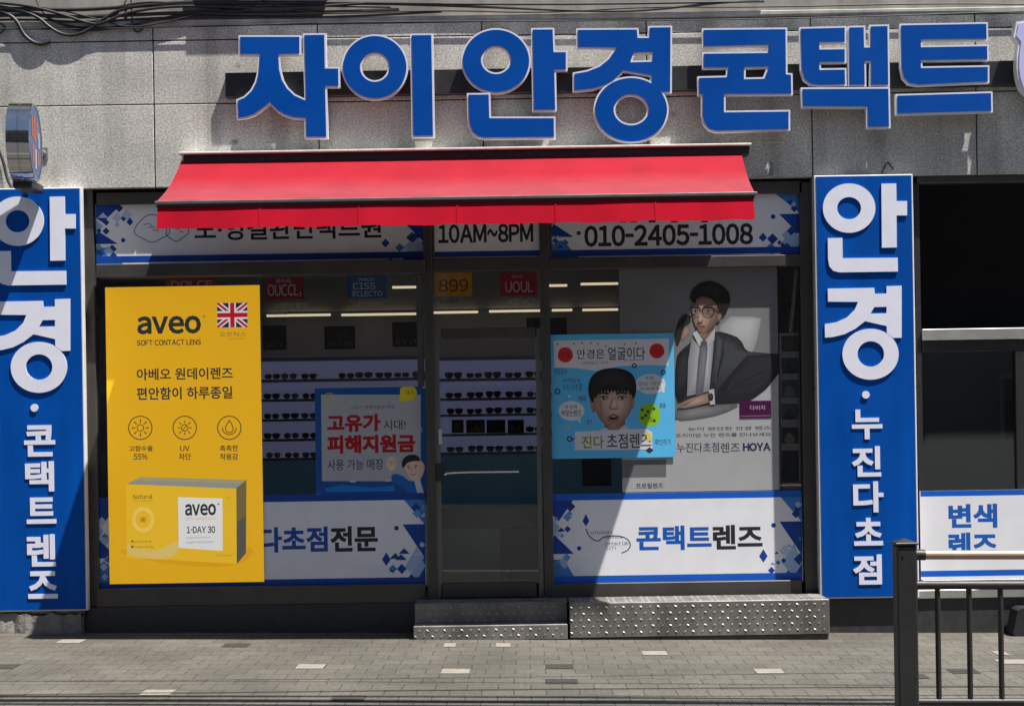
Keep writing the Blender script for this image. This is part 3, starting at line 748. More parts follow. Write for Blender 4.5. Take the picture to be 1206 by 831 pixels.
# ================================================================== POSTERS
def flag(pr, x0, y0, x1, y1):
    w_, h_ = x1 - x0, y1 - y0; f = lambda u, v: (x0 + u * w_, y0 + v * h_)
    pr.rect((x0, y0, x1, y1), srgb(25, 40, 85)); W_ = (.72, .70, .70); Rr = srgb(190, 25, 45)
    pr.poly([f(0, 0), f(.14, 0), f(1, .86), f(1, 1), f(.86, 1), f(0, .14)], W_); pr.poly([f(1, 0), f(1, .14), f(.14, 1), f(0, 1), f(0, .86), f(.86, 0)], W_)
    pr.poly([f(0, 0), f(.06, 0), f(1, .94), f(1, 1), f(.94, 1), f(0, .06)], Rr); pr.poly([f(1, 0), f(1, .06), f(.06, 1), f(0, 1), f(0, .94), f(.94, 0)], Rr)
    pr.rect((x0 + w_ * .38, y0, x0 + w_ * .62, y1), W_); pr.rect((x0, y0 + h_ * .33, x1, y0 + h_ * .67), W_)
    pr.rect((x0 + w_ * .43, y0, x0 + w_ * .57, y1), Rr); pr.rect((x0, y0 + h_ * .41, x1, y0 + h_ * .59), Rr)
YEL = srgb(236, 178, 30); INK = srgb(46, 52, 50)
pr = Print((126.5, 337, 308.5, 686), REC + .008, YEL, .004, .4, .25, edge=M('poster_edge', (.62, .45, .06), .5))  # print given emission to stay bright in the awning's shade; no lamp behind
A = zm(120, 335, 4.492); B = zm(120, 480, 3.865)
pr.text('aveo', zb(A, 186, 165, 525, 262), INK, .034); pr.text('SOFT CONTACT LENS', zb(A, 184, 291, 524, 321), INK, .022)
pr.ring(*A(541, 168), 1.6, .5, INK, 12); flag(pr, *zb(A, 610, 97, 770, 226))
pr.text('오프틱스', zb(A, 622, 250, 765, 276), srgb(120, 100, 60)); pr.text('에브리데이', zb(A, 672, 282, 752, 292), srgb(150, 120, 60))
pr.text('아베오 원데이렌즈', zb(A, 184, 440, 692, 503), INK, .02); pr.text('편안함이 하루종일', zb(A, 184, 540, 690, 607), INK, .02)
for k, cx in enumerate((175, 377, 580)):
    c = B(cx, 91); pr.ring(*c, 14.3, 1.1, INK, 40)
    if k < 2:
        pr.ring(*c, 4.3, .9, INK, 24)
        for q in range(8):
            a = q * math.pi / 4; r0, r1 = (5.8, 9.4) if (k == 0 or q % 2) else (5.4, 8.2)
            pr.line([(c[0] + r0 * math.cos(a), c[1] + r0 * math.sin(a)), (c[0] + r1 * math.cos(a), c[1] + r1 * math.sin(a))], 1.0, INK)
            if k == 0: pr.dot(c[0] + 9.2 * math.cos(a), c[1] + 9.2 * math.sin(a), .9, INK, n=10)
        if k == 1: pr.line([(c[0] - 3, c[1] + 3), (c[0] + 3, c[1] - 3)], .8, INK)
    else:
        dr = [(0, -9), (3, -4), (4.6, 0), (4.4, 3), (2, 5.5), (-2, 5.5), (-4.4, 3), (-4.6, 0), (-3, -4), (0, -9)]
        pr.line([(c[0] + a, c[1] + b) for a, b in dr], 1.0, INK, 1)
        pr.line([(c[0] + 8 * math.cos(R(a)), c[1] + 1 + 7 * math.sin(R(a))) for a in range(-10, 191, 20)], 1.0, INK)
for s_, b in (('고함수율', (124, 172, 232, 198)), ('55%', (144, 208, 208, 236)), ('UV', (356, 172, 400, 197)), ('차단', (350, 207, 406, 237)), ('촉촉한', (537, 170, 620, 198)), ('착용감', (537, 207, 620, 237))):
    pr.text(s_, zb(B, *b), INK, .016)
Bp = lambda *q: [B(a, b) for a, b in q]
pr.poly(Bp((95, 668), (360, 722), (618, 724), (700, 655), (660, 625), (300, 640), (80, 640)), srgb(226, 166, 24), 1)
pr.poly(Bp((110, 348), (176, 314), (658, 328), (612, 368)), srgb(150, 152, 140)); pr.poly(Bp((176, 314), (658, 328), (640, 344), (150, 330)), srgb(168, 160, 120))
pr.poly(Bp((612, 366), (658, 328), (656, 660), (614, 710)), srgb(120, 104, 64)); pr.poly(Bp((614, 520), (657, 490), (656, 660), (614, 710)), srgb(90, 88, 80))
pr.poly(Bp((110, 347), (612, 367), (614, 709), (114, 680)), srgb(240, 190, 44))
pr.poly(Bp((114, 610), (150, 640), (250, 650), (350, 600), (360, 640), (310, 690), (114, 680)), srgb(228, 196, 110), 1)
pr.text('Natural', zb(B, 142, 392, 232, 414), srgb(96, 86, 40), .008); pr.text('for everyday', zb(B, 142, 418, 232, 428), srgb(140, 120, 50))
c = B(188, 508); pr.dot(*c, 13, srgb(246, 206, 96), 15); pr.dot(*c, 9, srgb(240, 188, 44), 10.5); pr.ring(*c, 3, .8, srgb(90, 80, 40), 18); pr.dot(*c, 1.1, srgb(90, 80, 40), n=10)
pr.poly(Bp((347, 406), (549, 412), (550, 650), (350, 636)), srgb(232, 230, 226))
pr.text('aveo', zb(B, 378, 436, 520, 490), INK, .034); pr.dot(*B(530, 438), 1, INK, n=10); pr.text('soft contact lens', zb(B, 380, 494, 516, 510), srgb(214, 170, 60))
pr.text('1-DAY 30', zb(B, 386, 538, 516, 570), srgb(70, 70, 74), .03)
for b in ((382, 584, 492, 596), (382, 604, 508, 618)): pr.text('oxygen moisture lens', zb(B, *b), srgb(120, 116, 110))
for b in ((134, 602, 228, 614), (134, 626, 236, 640)): pr.text('■ comfort all day', zb(B, *b), srgb(110, 98, 50))
pr.text('30 lenses', zb(B, 520, 664, 592, 676), srgb(170, 140, 50)); pr.text('30', zb(B, 564, 404, 590, 414), srgb(190, 150, 50))
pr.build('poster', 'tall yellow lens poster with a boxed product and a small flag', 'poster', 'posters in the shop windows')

# fuel relief poster
F = zm(370, 450, 831 / 140); Fp = lambda *q: [F(a, b) for a, b in q]
PB = srgb(4, 78, 150); PW = (.40, .41, .45); RED = srgb(165, 10, 24)
pr = Print((371.5, 456, 502, 584), REC - .0095, PB, .002, .5)
pr.poly(Fp((48, 86), (745, 86), (745, 690), (55, 690)), PW)
pr.poly(Fp((78, 740), (200, 715), (420, 735), (560, 720), (560, 760), (78, 765)), srgb(14, 120, 200))
pr.text('고유가 피해지원금 안내', zb(F, 255, 160, 560, 186), srgb(70, 74, 84), .004)
pr.text('고유가', zb(F, 90, 222, 464, 345), RED, .045); pr.text('시대!', zb(F, 484, 262, 640, 332), srgb(70, 66, 50), .008)
pr.text('피해지원금', zb(F, 90, 366, 706, 494), RED, .05); pr.text('사용 가능 매장', zb(F, 92, 536, 484, 612), srgb(34, 60, 96), .008)
pr.line(Fp((70, 190), (90, 150), (110, 70), (140, 90), (150, 130), (185, 150)), .8, srgb(200, 180, 110), 1); pr.ring(*F(105, 110), 6.5, .8, srgb(200, 180, 110))
pr.line(Fp((690, 190), (705, 240), (730, 300), (760, 330), (740, 360), (700, 330)), .8, srgb(200, 180, 110), 1)
pr.poly(Fp((600, 40), (640, 16), (700, 30), (724, 70), (700, 120), (640, 136), (590, 132), (600, 90)), srgb(226, 200, 30), 2); pr.rect(zb(F, 648, 2, 676, 22), (.6, .62, .5))
for q in (640, 660, 684): pr.line(Fp((q, 60), (q + 6, 84)), 1.0, srgb(120, 100, 20))
SK = srgb(222, 190, 170)
pr.poly(Fp((540, 640), (600, 640), (680, 700), (760, 720), (775, 800), (700, 800), (600, 720), (540, 690)), srgb(10, 96, 176), 1)
pr.poly(Fp((700, 690), (740, 680), (772, 790), (725, 800)), (.55, .6, .68)); pr.poly(Fp((505, 560), (520, 522), (560, 516), (580, 552), (570, 600), (540, 622), (512, 600)), SK, 2)
for q in (524, 542, 560): pr.line(Fp((q, 545), (q + 2, 580)), .6, srgb(150, 110, 96))
pr.poly(Fp((622, 580), (640, 536), (700, 520), (750, 550), (776, 580), (764, 640), (730, 690), (690, 690), (650, 640)), SK, 1)
pr.poly(Fp((614, 600), (612, 545), (650, 508), (700, 502), (738, 522), (742, 552), (700, 548), (650, 560), (632, 590)), (.015, .015, .02), 2)
pr.line(Fp((650, 588), (670, 582)), 1, BLACK); pr.line(Fp((700, 582), (722, 580)), 1, BLACK); pr.dot(*F(664, 600), .9, BLACK, n=10); pr.dot(*F(708, 598), .9, BLACK, n=10)
pr.line(Fp((684, 600), (680, 622), (690, 624)), .6, srgb(150, 110, 96)); pr.line(Fp((672, 640), (690, 650), (706, 640)), 1, srgb(120, 40, 40))
for q in ((18, 18), (18, 790), (770, 30)): pr.rect((F(*q)[0] - 2, F(*q)[1] - 2, F(*q)[0] + 2, F(*q)[1] + 2), (.5, .52, .55))
pr.rect((F(250, 0)[0], F(0, 686)[1], F(290, 0)[0], F(0, 698)[1]), (.6, .6, .6)); pr.rect((F(500, 0)[0], F(0, 680)[1], F(530, 0)[0], F(0, 692)[1]), (.6, .6, .6))
pr.build('poster', 'blue bordered white poster with bold red lettering and a cartoon man', 'poster', 'posters in the shop windows')

# face poster
G = zm(645, 385, 805 / 155); Gp = lambda *q: [G(a, b) for a, b in q]
SKY = srgb(88, 182, 232); INKD = srgb(40, 44, 60)
pr = Print((649.5, 393, 794.5, 539), REC + .003, SKY, .002, .5)
pr.poly(Gp((36, 84), (742, 70), (738, 236), (600, 232), (430, 240), (300, 268), (170, 250), (40, 248)), (.66, .66, .70))
pr.text('안경은', zb(G, 178, 136, 348, 194), INKD, .006); pr.text('얼굴이다', zb(G, 368, 122, 596, 200), INKD, .008)
for cx, cy, r in ((108, 170, 47), (668, 146, 46)):
    pr.poly([(G(cx, cy)[0] + (r / 5.19) * (1 + .03 * math.sin(5 * t)) * math.cos(t), G(cx, cy)[1] + (r / 5.19) * math.sin(t)) for t in [2 * math.pi * i / 26 for i in range(26)]], srgb(206, 34, 44))
    pr.text('안경', zb(G, cx - 24, cy - 16, cx + 24, cy + 16), srgb(120, 10, 18), .0)
for q in ((60, 104), (160, 102), (210, 98), (265, 98), (306, 104), (355, 116), (470, 106), (540, 100)): pr.dot(*G(*q), 1.2, srgb(150, 130, 90), n=8)
pr.text('따져보고 쓰자', zb(G, 216, 208, 372, 228), srgb(90, 92, 100)); pr.line(Gp((470, 204), (590, 200)), .6, srgb(90, 92, 100))
pr.text('시력검사', zb(G, 92, 312, 200, 340), INKD); pr.text('누진 다초점', zb(G, 90, 346, 208, 388), INKD); pr.text('세요', zb(G, 184, 416, 236, 452), INKD, .006)
pr.text('무료검사', zb(G, 40, 250, 118, 292), INKD); pr.text('할인', zb(G, 238, 566, 270, 594), INKD)
pr.poly([(G(146, 512)[0] + 15.2 * math.cos(t), G(146, 512)[1] + 11.6 * math.sin(t)) for t in [2 * math.pi * i / 30 for i in range(30)]], (.64, .66, .70)); pr.poly(Gp((180, 566), (196, 588), (206, 560)), (.64, .66, .70))
pr.text('내 눈에', zb(G, 104, 474, 178, 500), INKD, .006); pr.text('딱맞는렌즈', zb(G, 84, 506, 206, 546), INKD, .008)
pr.poly([(G(630, 348)[0] + 17.6 * math.cos(t), G(630, 348)[1] + 11.8 * math.sin(t)) for t in [2 * math.pi * i / 30 for i in range(30)]], (.60, .62, .68)); pr.poly(Gp((540, 360), (526, 384), (562, 384)), (.60, .62, .68))
pr.text('초점', zb(G, 594, 300, 646, 322), INKD); pr.text('멀리도 가까이도', zb(G, 556, 332, 706, 360), INKD); pr.text('또렷하게!', zb(G, 566, 366, 690, 388), INKD)
gr = [(556, 500), (590, 474), (630, 462), (672, 480), (692, 530), (680, 590), (640, 610), (590, 604), (556, 576)]
pr.poly(Gp(*gr), srgb(140, 190, 40), 1)
for q in ((578, 506), (614, 516), (650, 500), (580, 556), (652, 572), (600, 540)): pr.dot(*G(*q), 1.9, srgb(50, 80, 16), n=12)
pr.text('점', zb(G, 612, 548, 640, 580), srgb(50, 80, 16))
pr.text('맑음', zb(G, 686, 464, 722, 494), INKD, .006); pr.ring(*G(708, 276), 3, 1.4, INKD, 14); pr.ring(*G(530, 236), 3, 1.5, INKD, 14); pr.ring(*G(60, 394), 3.6, 1.5, INKD, 14)
pr.poly(Gp((690, 340), (714, 350), (716, 400), (700, 400)), (.64, .66, .7))
# head
HAIR = (.010, .009, .009)
pr.soft(Gp((346, 570), (350, 690), (480, 700), (472, 560)), (.17, .095, .070), (.30, .185, .145), G(400, 640), 4, .4)
pr.poly(Gp((300, 640), (350, 612), (412, 648), (470, 596), (520, 640), (520, 700), (300, 700)), (.50, .52, .56))
pr.soft(Gp((258, 440), (280, 436), (294, 520), (276, 522), (262, 490)), (.22, .125, .095), (.36, .225, .178), G(272, 470), 4, .4, 1); pr.soft(Gp((506, 430), (530, 418), (532, 476), (514, 512)), (.24, .14, .105), (.40, .255, .20), G(520, 460), 4, .4, 1)
pr.soft(Gp((276, 400), (300, 360), (400, 340), (500, 360), (518, 400), (521, 470), (506, 526), (466, 580), (414, 616), (374, 616), (330, 582), (296, 524), (278, 470)), (.25, .145, .110), (.60, .405, .330), G(420, 470), 11, .3, 2)
pr.soft(Gp((284, 400), (330, 390), (330, 470), (340, 560), (300, 520), (282, 470)), (.27, .158, .120), (.33, .20, .155), G(300, 460), 4, .5, 1)
pr.soft(Gp((254, 432), (246, 370), (262, 306), (306, 268), (360, 252), (420, 250), (482, 262), (524, 292), (544, 350), (540, 410), (522, 446), (512, 404), (494, 380), (452, 372), (400, 380), (340, 380), (296, 396), (284, 430), (280, 470)), HAIR, (.028, .025, .024), G(400, 300), 5, .35, 2)
for q in range(11): pr.poly(Gp((288 + q * 20, 376), (300 + q * 20, 402 + (q * 7 % 5) * 3), (314 + q * 20, 374)), HAIR)
for q in range(9): pr.line(Gp((296 + q * 24, 384 + (q % 3) * 5), (306 + q * 22, 350), (330 + q * 16, 320)), .6, (.024, .021, .020), 1)
for x in (342, 456):
    pr.soft(Gp((x - 36, 420), (x, 408), (x + 36, 420), (x + 32, 450), (x - 32, 450)), (.42, .265, .21), (.30, .18, .14), G(x, 434), 4, .5, 1)
    pr.line(Gp((x - 38, 410), (x - 10, 399), (x + 30, 408)), 2.3, (.030, .020, .016), 1)
    pr.poly(Gp((x - 26, 435), (x - 4, 424), (x + 26, 434), (x, 446)), (.52, .48, .46), 1); pr.dot(*G(x, 434), 1.9, (.035, .020, .014), n=16); pr.dot(*G(x, 434), 1.0, (.004, .004, .004), n=12); pr.dot(G(x, 434)[0] + .7, G(x, 434)[1] - .7, .4, (.7, .7, .7), n=8)
    pr.line(Gp((x - 28, 433), (x - 2, 421), (x + 28, 433)), 1.0, (.018, .012, .010), 1)
pr.soft(Gp((396, 430), (416, 430), (432, 494), (404, 508), (378, 496)), (.44, .28, .22), (.66, .46, .385), G(410, 470), 5, .35, 1); pr.line(Gp((376, 494), (392, 504), (404, 500), (416, 505), (432, 494)), 1.0, (.17, .085, .062), 1); pr.line(Gp((396, 436), (388, 470), (378, 490)), .8, (.28, .17, .13), 1)
pr.soft(Gp((360, 552), (396, 528), (414, 532), (442, 544), (438, 572), (402, 590), (370, 576)), (.26, .10, .085), (.36, .15, .125), G(400, 580), 4, .5, 1); pr.poly(Gp((374, 553), (400, 541), (430, 550), (424, 564), (384, 568)), (.025, .008, .008), 1); pr.poly(Gp((386, 548), (402, 543), (420, 548), (404, 551)), (.50, .47, .44), 1)
pr.soft(Gp((376, 598), (420, 598), (410, 612), (384, 612)), (.40, .26, .205), (.30, .185, .145), G(398, 606), 3, .5, 1)
pr.poly(Gp((166, 640), (600, 620), (640, 640), (640, 748), (300, 752), (166, 752)), (.62, .62, .66))
pr.text('진다', zb(G, 208, 664, 344, 742), srgb(120, 150, 40), .022); pr.text('초점렌즈', zb(G, 362, 650, 634, 740), srgb(60, 66, 76), .012)
pr.poly(Gp((600, 634), (624, 650), (640, 690), (610, 700)), srgb(216, 200, 60)); pr.ring(*G(134, 684), 3.4, 1.6, INKD, 14); pr.line(Gp((144, 690), (166, 680)), 1.3, INKD)
pr.text('확인하기', zb(G, 656, 684, 752, 722), INKD, .004); pr.poly(Gp((600, 752), (622, 734), (648, 750), (624, 770)), INKD)
pr.dot(*G(120, 612), 3.2, srgb(120, 180, 190)); pr.dot(*G(470, 764), 2, srgb(120, 180, 190)); pr.dot(*G(132, 422), 1.6, (.6, .64, .7))
pr.build('poster', 'square sky blue poster with a surprised face and speech bubbles', 'poster', 'posters in the shop windows')

# portrait of a man in a suit, hung behind the glass
H = zm(770, 310, 534 / 180); Hp = lambda *q: [H(a, b) for a, b in q]
GB = (.155, .158, .165)
pr = Print((731, 314, 917, 578), REC - .0095, GB, .002, .35)
pr.soft([(733, 316), (915, 316), (915, 470), (733, 470)], (.150, .153, .160), (.195, .198, .205), (880, 400), 9, .12)
pr.poly(Hp((-116, 540), (74, 548), (150, 540), (330, 470), (436, 380), (436, 800), (-116, 800)), (.36, .365, .375), 0)
pr.soft(Hp((232, 186), (374, 186), (372, 214), (352, 300), (330, 320), (230, 320)), (.30, .305, .32), (.42, .425, .44), H(320, 210), 6, .4, 1)
pr.soft(Hp((92, 188), (110, 176), (130, 180), (128, 208), (112, 222), (96, 262), (80, 300), (72, 262), (80, 214)), (.022, .022, .024), (.030, .029, .029), H(100, 220), 4, .4, 1)
pr.soft(Hp((104, 222), (124, 214), (128, 240), (106, 268), (92, 272)), (.20, .135, .105), (.30, .205, .165), H(114, 240), 3, .5, 1)
pr.soft(Hp((76, 330), (96, 302), (140, 268), (222, 236), (262, 246), (302, 262), (324, 310), (372, 318), (436, 316), (437, 318), (437, 382), (436, 386), (392, 440), (340, 478), (300, 488), (210, 494), (74, 500)), (.020, .0215, .026), (.052, .055, .064), H(255, 300), 7, .35, 1)
pr.soft(Hp((326, 322), (380, 320), (437, 318), (437, 384), (392, 438), (340, 476), (290, 488), (214, 491), (224, 440), (262, 392), (300, 350)), (.017, .018, .022), (.026, .028, .034), H(380, 350), 5, .5)
pr.line(Hp((238, 470), (280, 430), (330, 400), (400, 372)), .8, (.010, .011, .013), 2); pr.line(Hp((300, 352), (280, 400), (240, 440)), .8, (.010, .011, .013), 2)
pr.soft(Hp((76, 334), (100, 306), (128, 290), (122, 380), (112, 470), (76, 492)), (.014, .015, .019), (.030, .032, .038), H(104, 340), 5, .3, 1)
pr.soft(Hp((132, 262), (160, 286), (214, 232), (208, 330), (196, 446), (116, 464), (120, 340)), (.22, .225, .245), (.40, .405, .43), H(182, 330), 6, .35, 0)
pr.soft(Hp((150, 250), (148, 214), (208, 206), (214, 242), (178, 276)), (.15, .095, .072), (.26, .175, .14), H(170, 240), 5, .3)
pr.poly(Hp((136, 244), (150, 236), (176, 276), (158, 290)), (.46, .465, .49)); pr.poly(Hp((214, 226), (218, 262), (180, 294), (176, 274)), (.38, .385, .41)); pr.line(Hp((176, 276), (158, 290)), .6, (.2, .2, .22)); pr.line(Hp((176, 276), (181, 294)), .6, (.2, .2, .22))
pr.soft(Hp((164, 276), (182, 272), (188, 300), (180, 380), (172, 456), (146, 462), (156, 330)), (.10, .105, .125), (.17, .178, .20), H(176, 330), 5, .4)
pr.poly(Hp((162, 272), (184, 268), (187, 288), (167, 292)), (.085, .09, .105), 1)
pr.soft(Hp((214, 236), (248, 262), (242, 318), (220, 400), (204, 446), (194, 446), (206, 330)), (.024, .026, .031), (.070, .073, .083), H(232, 280), 5, .3); pr.line(Hp((243, 268), (236, 300), (246, 310), (224, 390), (206, 446)), .6, (.010, .010, .012)); pr.line(Hp((224, 300), (227, 326), (214, 420)), .5, (.12, .12, .125))
# the face, turned a little to the left
pr.soft(Hp((134, 150), (150, 122), (200, 120), (224, 150), (226, 190), (208, 224), (182, 247), (160, 243), (142, 214), (135, 184)), (.20, .128, .098), (.42, .292, .232), H(160, 186), 9, .3, 2)
pr.soft(Hp((202, 160), (226, 152), (226, 192), (208, 224), (184, 246), (186, 226), (200, 200)), (.13, .080, .060), (.20, .128, .098), H(196, 190), 4, .5, 1)
pr.soft(Hp((220, 178), (236, 168), (238, 192), (226, 208), (219, 200)), (.14, .085, .066), (.25, .165, .13), H(230, 184), 4, .4, 1)
hair = (.011, .010, .010)
pr.soft(Hp((131, 132), (127, 108), (140, 84), (164, 68), (196, 60), (232, 72), (262, 98), (268, 132), (256, 170), (240, 186), (232, 172), (226, 150), (214, 134), (190, 118), (166, 116), (150, 124), (140, 136)), hair, (.026, .024, .024), H(200, 88), 4, .4, 1)
for a, b_, c_ in (((140, 126), (150, 108), (168, 92)), ((156, 124), (168, 108), (190, 96)), ((178, 120), (196, 108), (214, 102)), ((224, 150), (240, 130), (252, 112)), ((128, 118), (136, 98), (150, 84))): pr.line(Hp(a, b_, c_), .7, (.040, .037, .036), 1)
pr.poly(Hp((130, 128), (124, 112), (134, 116), (146, 128), (150, 140), (138, 138)), hair, 1)
for x, k in ((145, .85), (190, 1)):
    pr.line(Hp((x - 16 * k, 152), (x, 146), (x + 16 * k, 149)), 1.5, (.030, .022, .018), 1)
    pr.soft(Hp((x - 14 * k, 160), (x + 14 * k, 160), (x + 15 * k, 178), (x - 12 * k, 178)), (.24, .16, .125), (.15, .095, .072), H(x, 168), 3, .5, 1)
    pr.poly(Hp((x - 9 * k, 169), (x, 164), (x + 10 * k, 168), (x, 172)), (.30, .28, .27), 1); pr.dot(*H(x, 168), 1.15, (.012, .010, .010), n=12); pr.line(Hp((x - 10 * k, 167), (x, 162.5), (x + 11 * k, 166)), .6, (.02, .015, .013), 1)
    b = Hp((x - 19 * k, 155), (x + 20 * k, 157), (x + 19 * k, 176), (x + 10 * k, 187), (x - 10 * k, 186), (x - 18 * k, 175), (x - 19 * k, 155)); pr.line(b, 1.0, (.012, .012, .014)); pr.line(b[:2], 1.7, (.012, .012, .014))
pr.line(Hp((208, 160), (232, 172)), 1.1, (.012, .012, .014)); pr.line(Hp((161, 164), (172, 164)), 1.0, (.012, .012, .014))
pr.soft(Hp((160, 170), (168, 172), (174, 202), (160, 208), (152, 202)), (.30, .20, .155), (.46, .325, .265), H(161, 192), 4, .4, 1); pr.line(Hp((152, 204), (160, 208), (172, 203)), .8, (.13, .075, .056), 1)
pr.poly(Hp((146, 220), (156, 215), (163, 217), (170, 215), (182, 221), (164, 224)), (.22, .085, .070), 1); pr.poly(Hp((148, 222), (164, 224), (180, 222), (172, 230), (156, 230)), (.30, .135, .112), 1); pr.line(Hp((147, 221), (164, 223.5), (181, 221.5)), .6, (.09, .035, .03))
pr.soft(Hp((152, 236), (176, 236), (170, 242), (158, 241)), (.24, .16, .125), (.18, .115, .088), H(164, 240), 3, .5, 1)
# hands, watch, desk
pr.soft(Hp((74, 508), (210, 492), (312, 490), (240, 526), (150, 544), (74, 550)), (.11, .113, .12), (.19, .195, .205), H(140, 520), 5, .3, 1)
pr.soft(Hp((78, 500), (110, 478), (150, 464), (196, 450), (206, 462), (198, 486), (150, 498), (100, 508)), (.20, .135, .105), (.37, .26, .21), H(140, 482), 6, .3, 1)
for q in (0, 1, 2): pr.line(Hp((92 + q * 10, 500 - q * 3), (120 + q * 12, 484 - q * 4)), .5, (.15, .10, .078))
pr.poly(Hp((192, 442), (210, 438), (214, 492), (196, 494)), (.40, .405, .42)); pr.soft(Hp((188, 456), (206, 452), (208, 478), (192, 482)), (.010, .010, .011), (.05, .05, .055), H(198, 464), 3, .4, 1)
pr.rect(zb(H, 300, 480, 410, 540), srgb(70, 18, 62)); pr.text('다비치', zb(H, 336, 496, 388, 512), (.36, .33, .36), .01); pr.rect(zb(H, 303, 531, 407, 534), (.2, .13, .19))
pr.text('눈이 편안한 안경 렌즈', zb(H, 120, 570, 410, 583), (.055, .058, .075), .014); pr.text('프리미엄 누진 렌즈를 만나보세요', zb(H, 76, 592, 410, 606), (.055, .058, .075), .014)
pr.text('누진다초점', zb(H, 80, 626, 228, 660), (.045, .052, .085), .012); pr.text('렌즈', zb(H, 234, 626, 300, 660), (.045, .052, .085), .012); pr.text('HOYA', zb(H, 311, 626, 408, 656), (.020, .030, .085), .05)
pr.rect((731, 541, 784.5, 562), (.13, .132, .14)); pr.text('프로필렌즈', (749, 568.5, 781, 575), BLACK, .012)
pr.build('poster', 'large grey portrait poster of a man in a dark suit and glasses', 'poster', 'posters in the shop windows')
# strip of small photographs at the window edge
pr = Print((919, 392, 942, 579), REC - .08, (.34, .35, .37), .006, .6)
for k, (q0, q1) in enumerate(((395, 414), (421, 440), (447, 468), (475, 494), (503, 522), (530, 568))):
    pr.rect((920.5, q0, 940.5, q1), [(.05, .045, .04), (.06, .065, .08), (.08, .085, .09), (.10, .10, .11), (.03, .025, .025), (.012, .012, .014)][k])
    if k < 5: pr.poly([(923, q1 - .5), (925, q0 + 10), (929, q0 + 5), (934, q0 + 9), (937, q1 - .5)], [(.10, .06, .04), (.012, .012, .014), (.2, .2, .2), (.03, .03, .035), (.25, .23, .2)][k], 1)
pr.build('photo_strip', 'narrow vertical strip of small photographs at the right edge of the window', 'photo strip')
mb = MB(); dd = REC - .1; p = P(931, 391, dd); q = P(938, 318, dd)
mb.add([], [], GREYM); mb.tube([p, q], .018, M('pale_post', (.34, .34, .33), .4), 8); tag(mb.build('stand_pole'), 'pale leaning pole above the strip of small photographs', 'pole')

# ================================================================== THE BIG SIGN
RIM = M('letter_rim', (.75, .75, .79), .35, .1, .05, 20); FACEB = M('letter_face_blue', (.0, .064, .335), .42, 0, .08, 3, spec=.12)
sign = thing('shop_sign', (X(600, 110), 0, Z(600, 110)), 'big blue channel letters with silver rims on a black rail above the awning', 'sign')
mb = MB(); mb.box(X(265, 100, .07), X(1320, 100, .07), -.07, -.002, Z(700, 108, .07), Z(700, 79, .07), BLKM, .004); mb.build('mounting_rail', sign)
LD0, LD1, RW = .085, .13, 2.1
def letter(pieces, mb=None):
    """pieces: lists of loops in photo pixels"""
    body = MB(); face = MB()
    for k, loops in enumerate(pieces):
        l2 = [[(P(a, b, LD1).x, P(a, b, LD1).z) for a, b in lp] for lp in loops]
        body.prism(l2, -LD1 - .002 * k, -LD0, RIM)
        t = RW / SD(LD1)
        ins = [inset(l2[0], t)] + [inset(h, -t) for h in l2[1:]]
        face.prism(ins, -LD1 - .005 - .002 * k, -LD1 - .0005, FACEB)
    for xx in pieces[0][0][:1]:
        pass
    cxs = [a for lp in pieces for l in lp for a, b in l]; mx = (min(cxs) + max(cxs)) / 2
    for q in (-14, 14):
        c = P(mx + q, 96, .07); body.tube([(c.x, -LD0 - .002, c.z), (c.x, -.06, c.z)], .012, BLKM, 6)
    o = body.build('letter', sign); face.build('face', o); return o
q2 = zm(260, 10, 1206 / 420); q3 = zm(660, 10, 1206 / 546); q4 = zm(1040, 0, 627 / 166)
def L(f, *pts): return [f(a, b) for a, b in pts]
def arc(f, cx, cy, rx, ry, n=56): return [f(a, b) for a, b in ell(cx, cy, rx, ry, n)]
letter([[L(q2, (60, 91), (272, 91), (272, 158), (201, 160), (203, 205), (212, 240), (228, 267), (252, 290), (283, 304), (277, 85), (356, 84), (358, 198), (403, 198), (404, 268), (359, 268), (363, 440), (284, 440),
           (283, 376), (245, 373), (215, 364), (190, 350), (165, 325), (140, 345), (115, 362), (90, 371), (55, 376), (52, 308), (78, 297), (100, 276), (115, 248), (123, 215), (127, 160), (61, 160))]])
letter([[arc(q2, 521, 199, 113, 111), arc(q2, 521, 199, 44, 44)], [L(q2, (640, 86), (718, 85), (724, 436), (646, 437))]])
letter([[arc(q2, 931, 178, 118, 111), arc(q2, 931, 175, 45, 42)], [L(q2, (1049, 67), (1128, 66), (1131, 143), (1173, 143), (1173, 212), (1134, 213), (1137, 348), (1054, 349))],
        [L(q2, (832, 287), (912, 286), (914, 366), (1132, 366), (1133, 441), (890, 443), (866, 437), (848, 422), (838, 400), (834, 370))]])
letter([[L(q3, (41, 52), (203, 51), (205, 73), (228, 73), (228, 46), (291, 45), (290, 221), (234, 221), (233, 178), (165, 166), (140, 190), (115, 204), (85, 213), (32, 218), (32, 167), (70, 160), (100, 148), (122, 130), (139, 106), (42, 105)),
         L(q3, (194, 119), (236, 118), (235, 135), (188, 136))],
        [arc(q3, 184, 264, 98, 87), arc(q3, 184, 264, 41, 36)]])
letter([[L(q3, (368, 52), (590, 50), (591, 168), (604, 169), (605, 226), (430, 227), (430, 266), (598, 264), (598, 318), (405, 323), (385, 317), (372, 302), (366, 278), (366, 228), (357, 228), (356, 177), (430, 175), (432, 158), (369, 158), (369, 114), (537, 112), (537, 99), (369, 103)),
         L(q3, (482, 157), (536, 156), (527, 179), (482, 180))]])
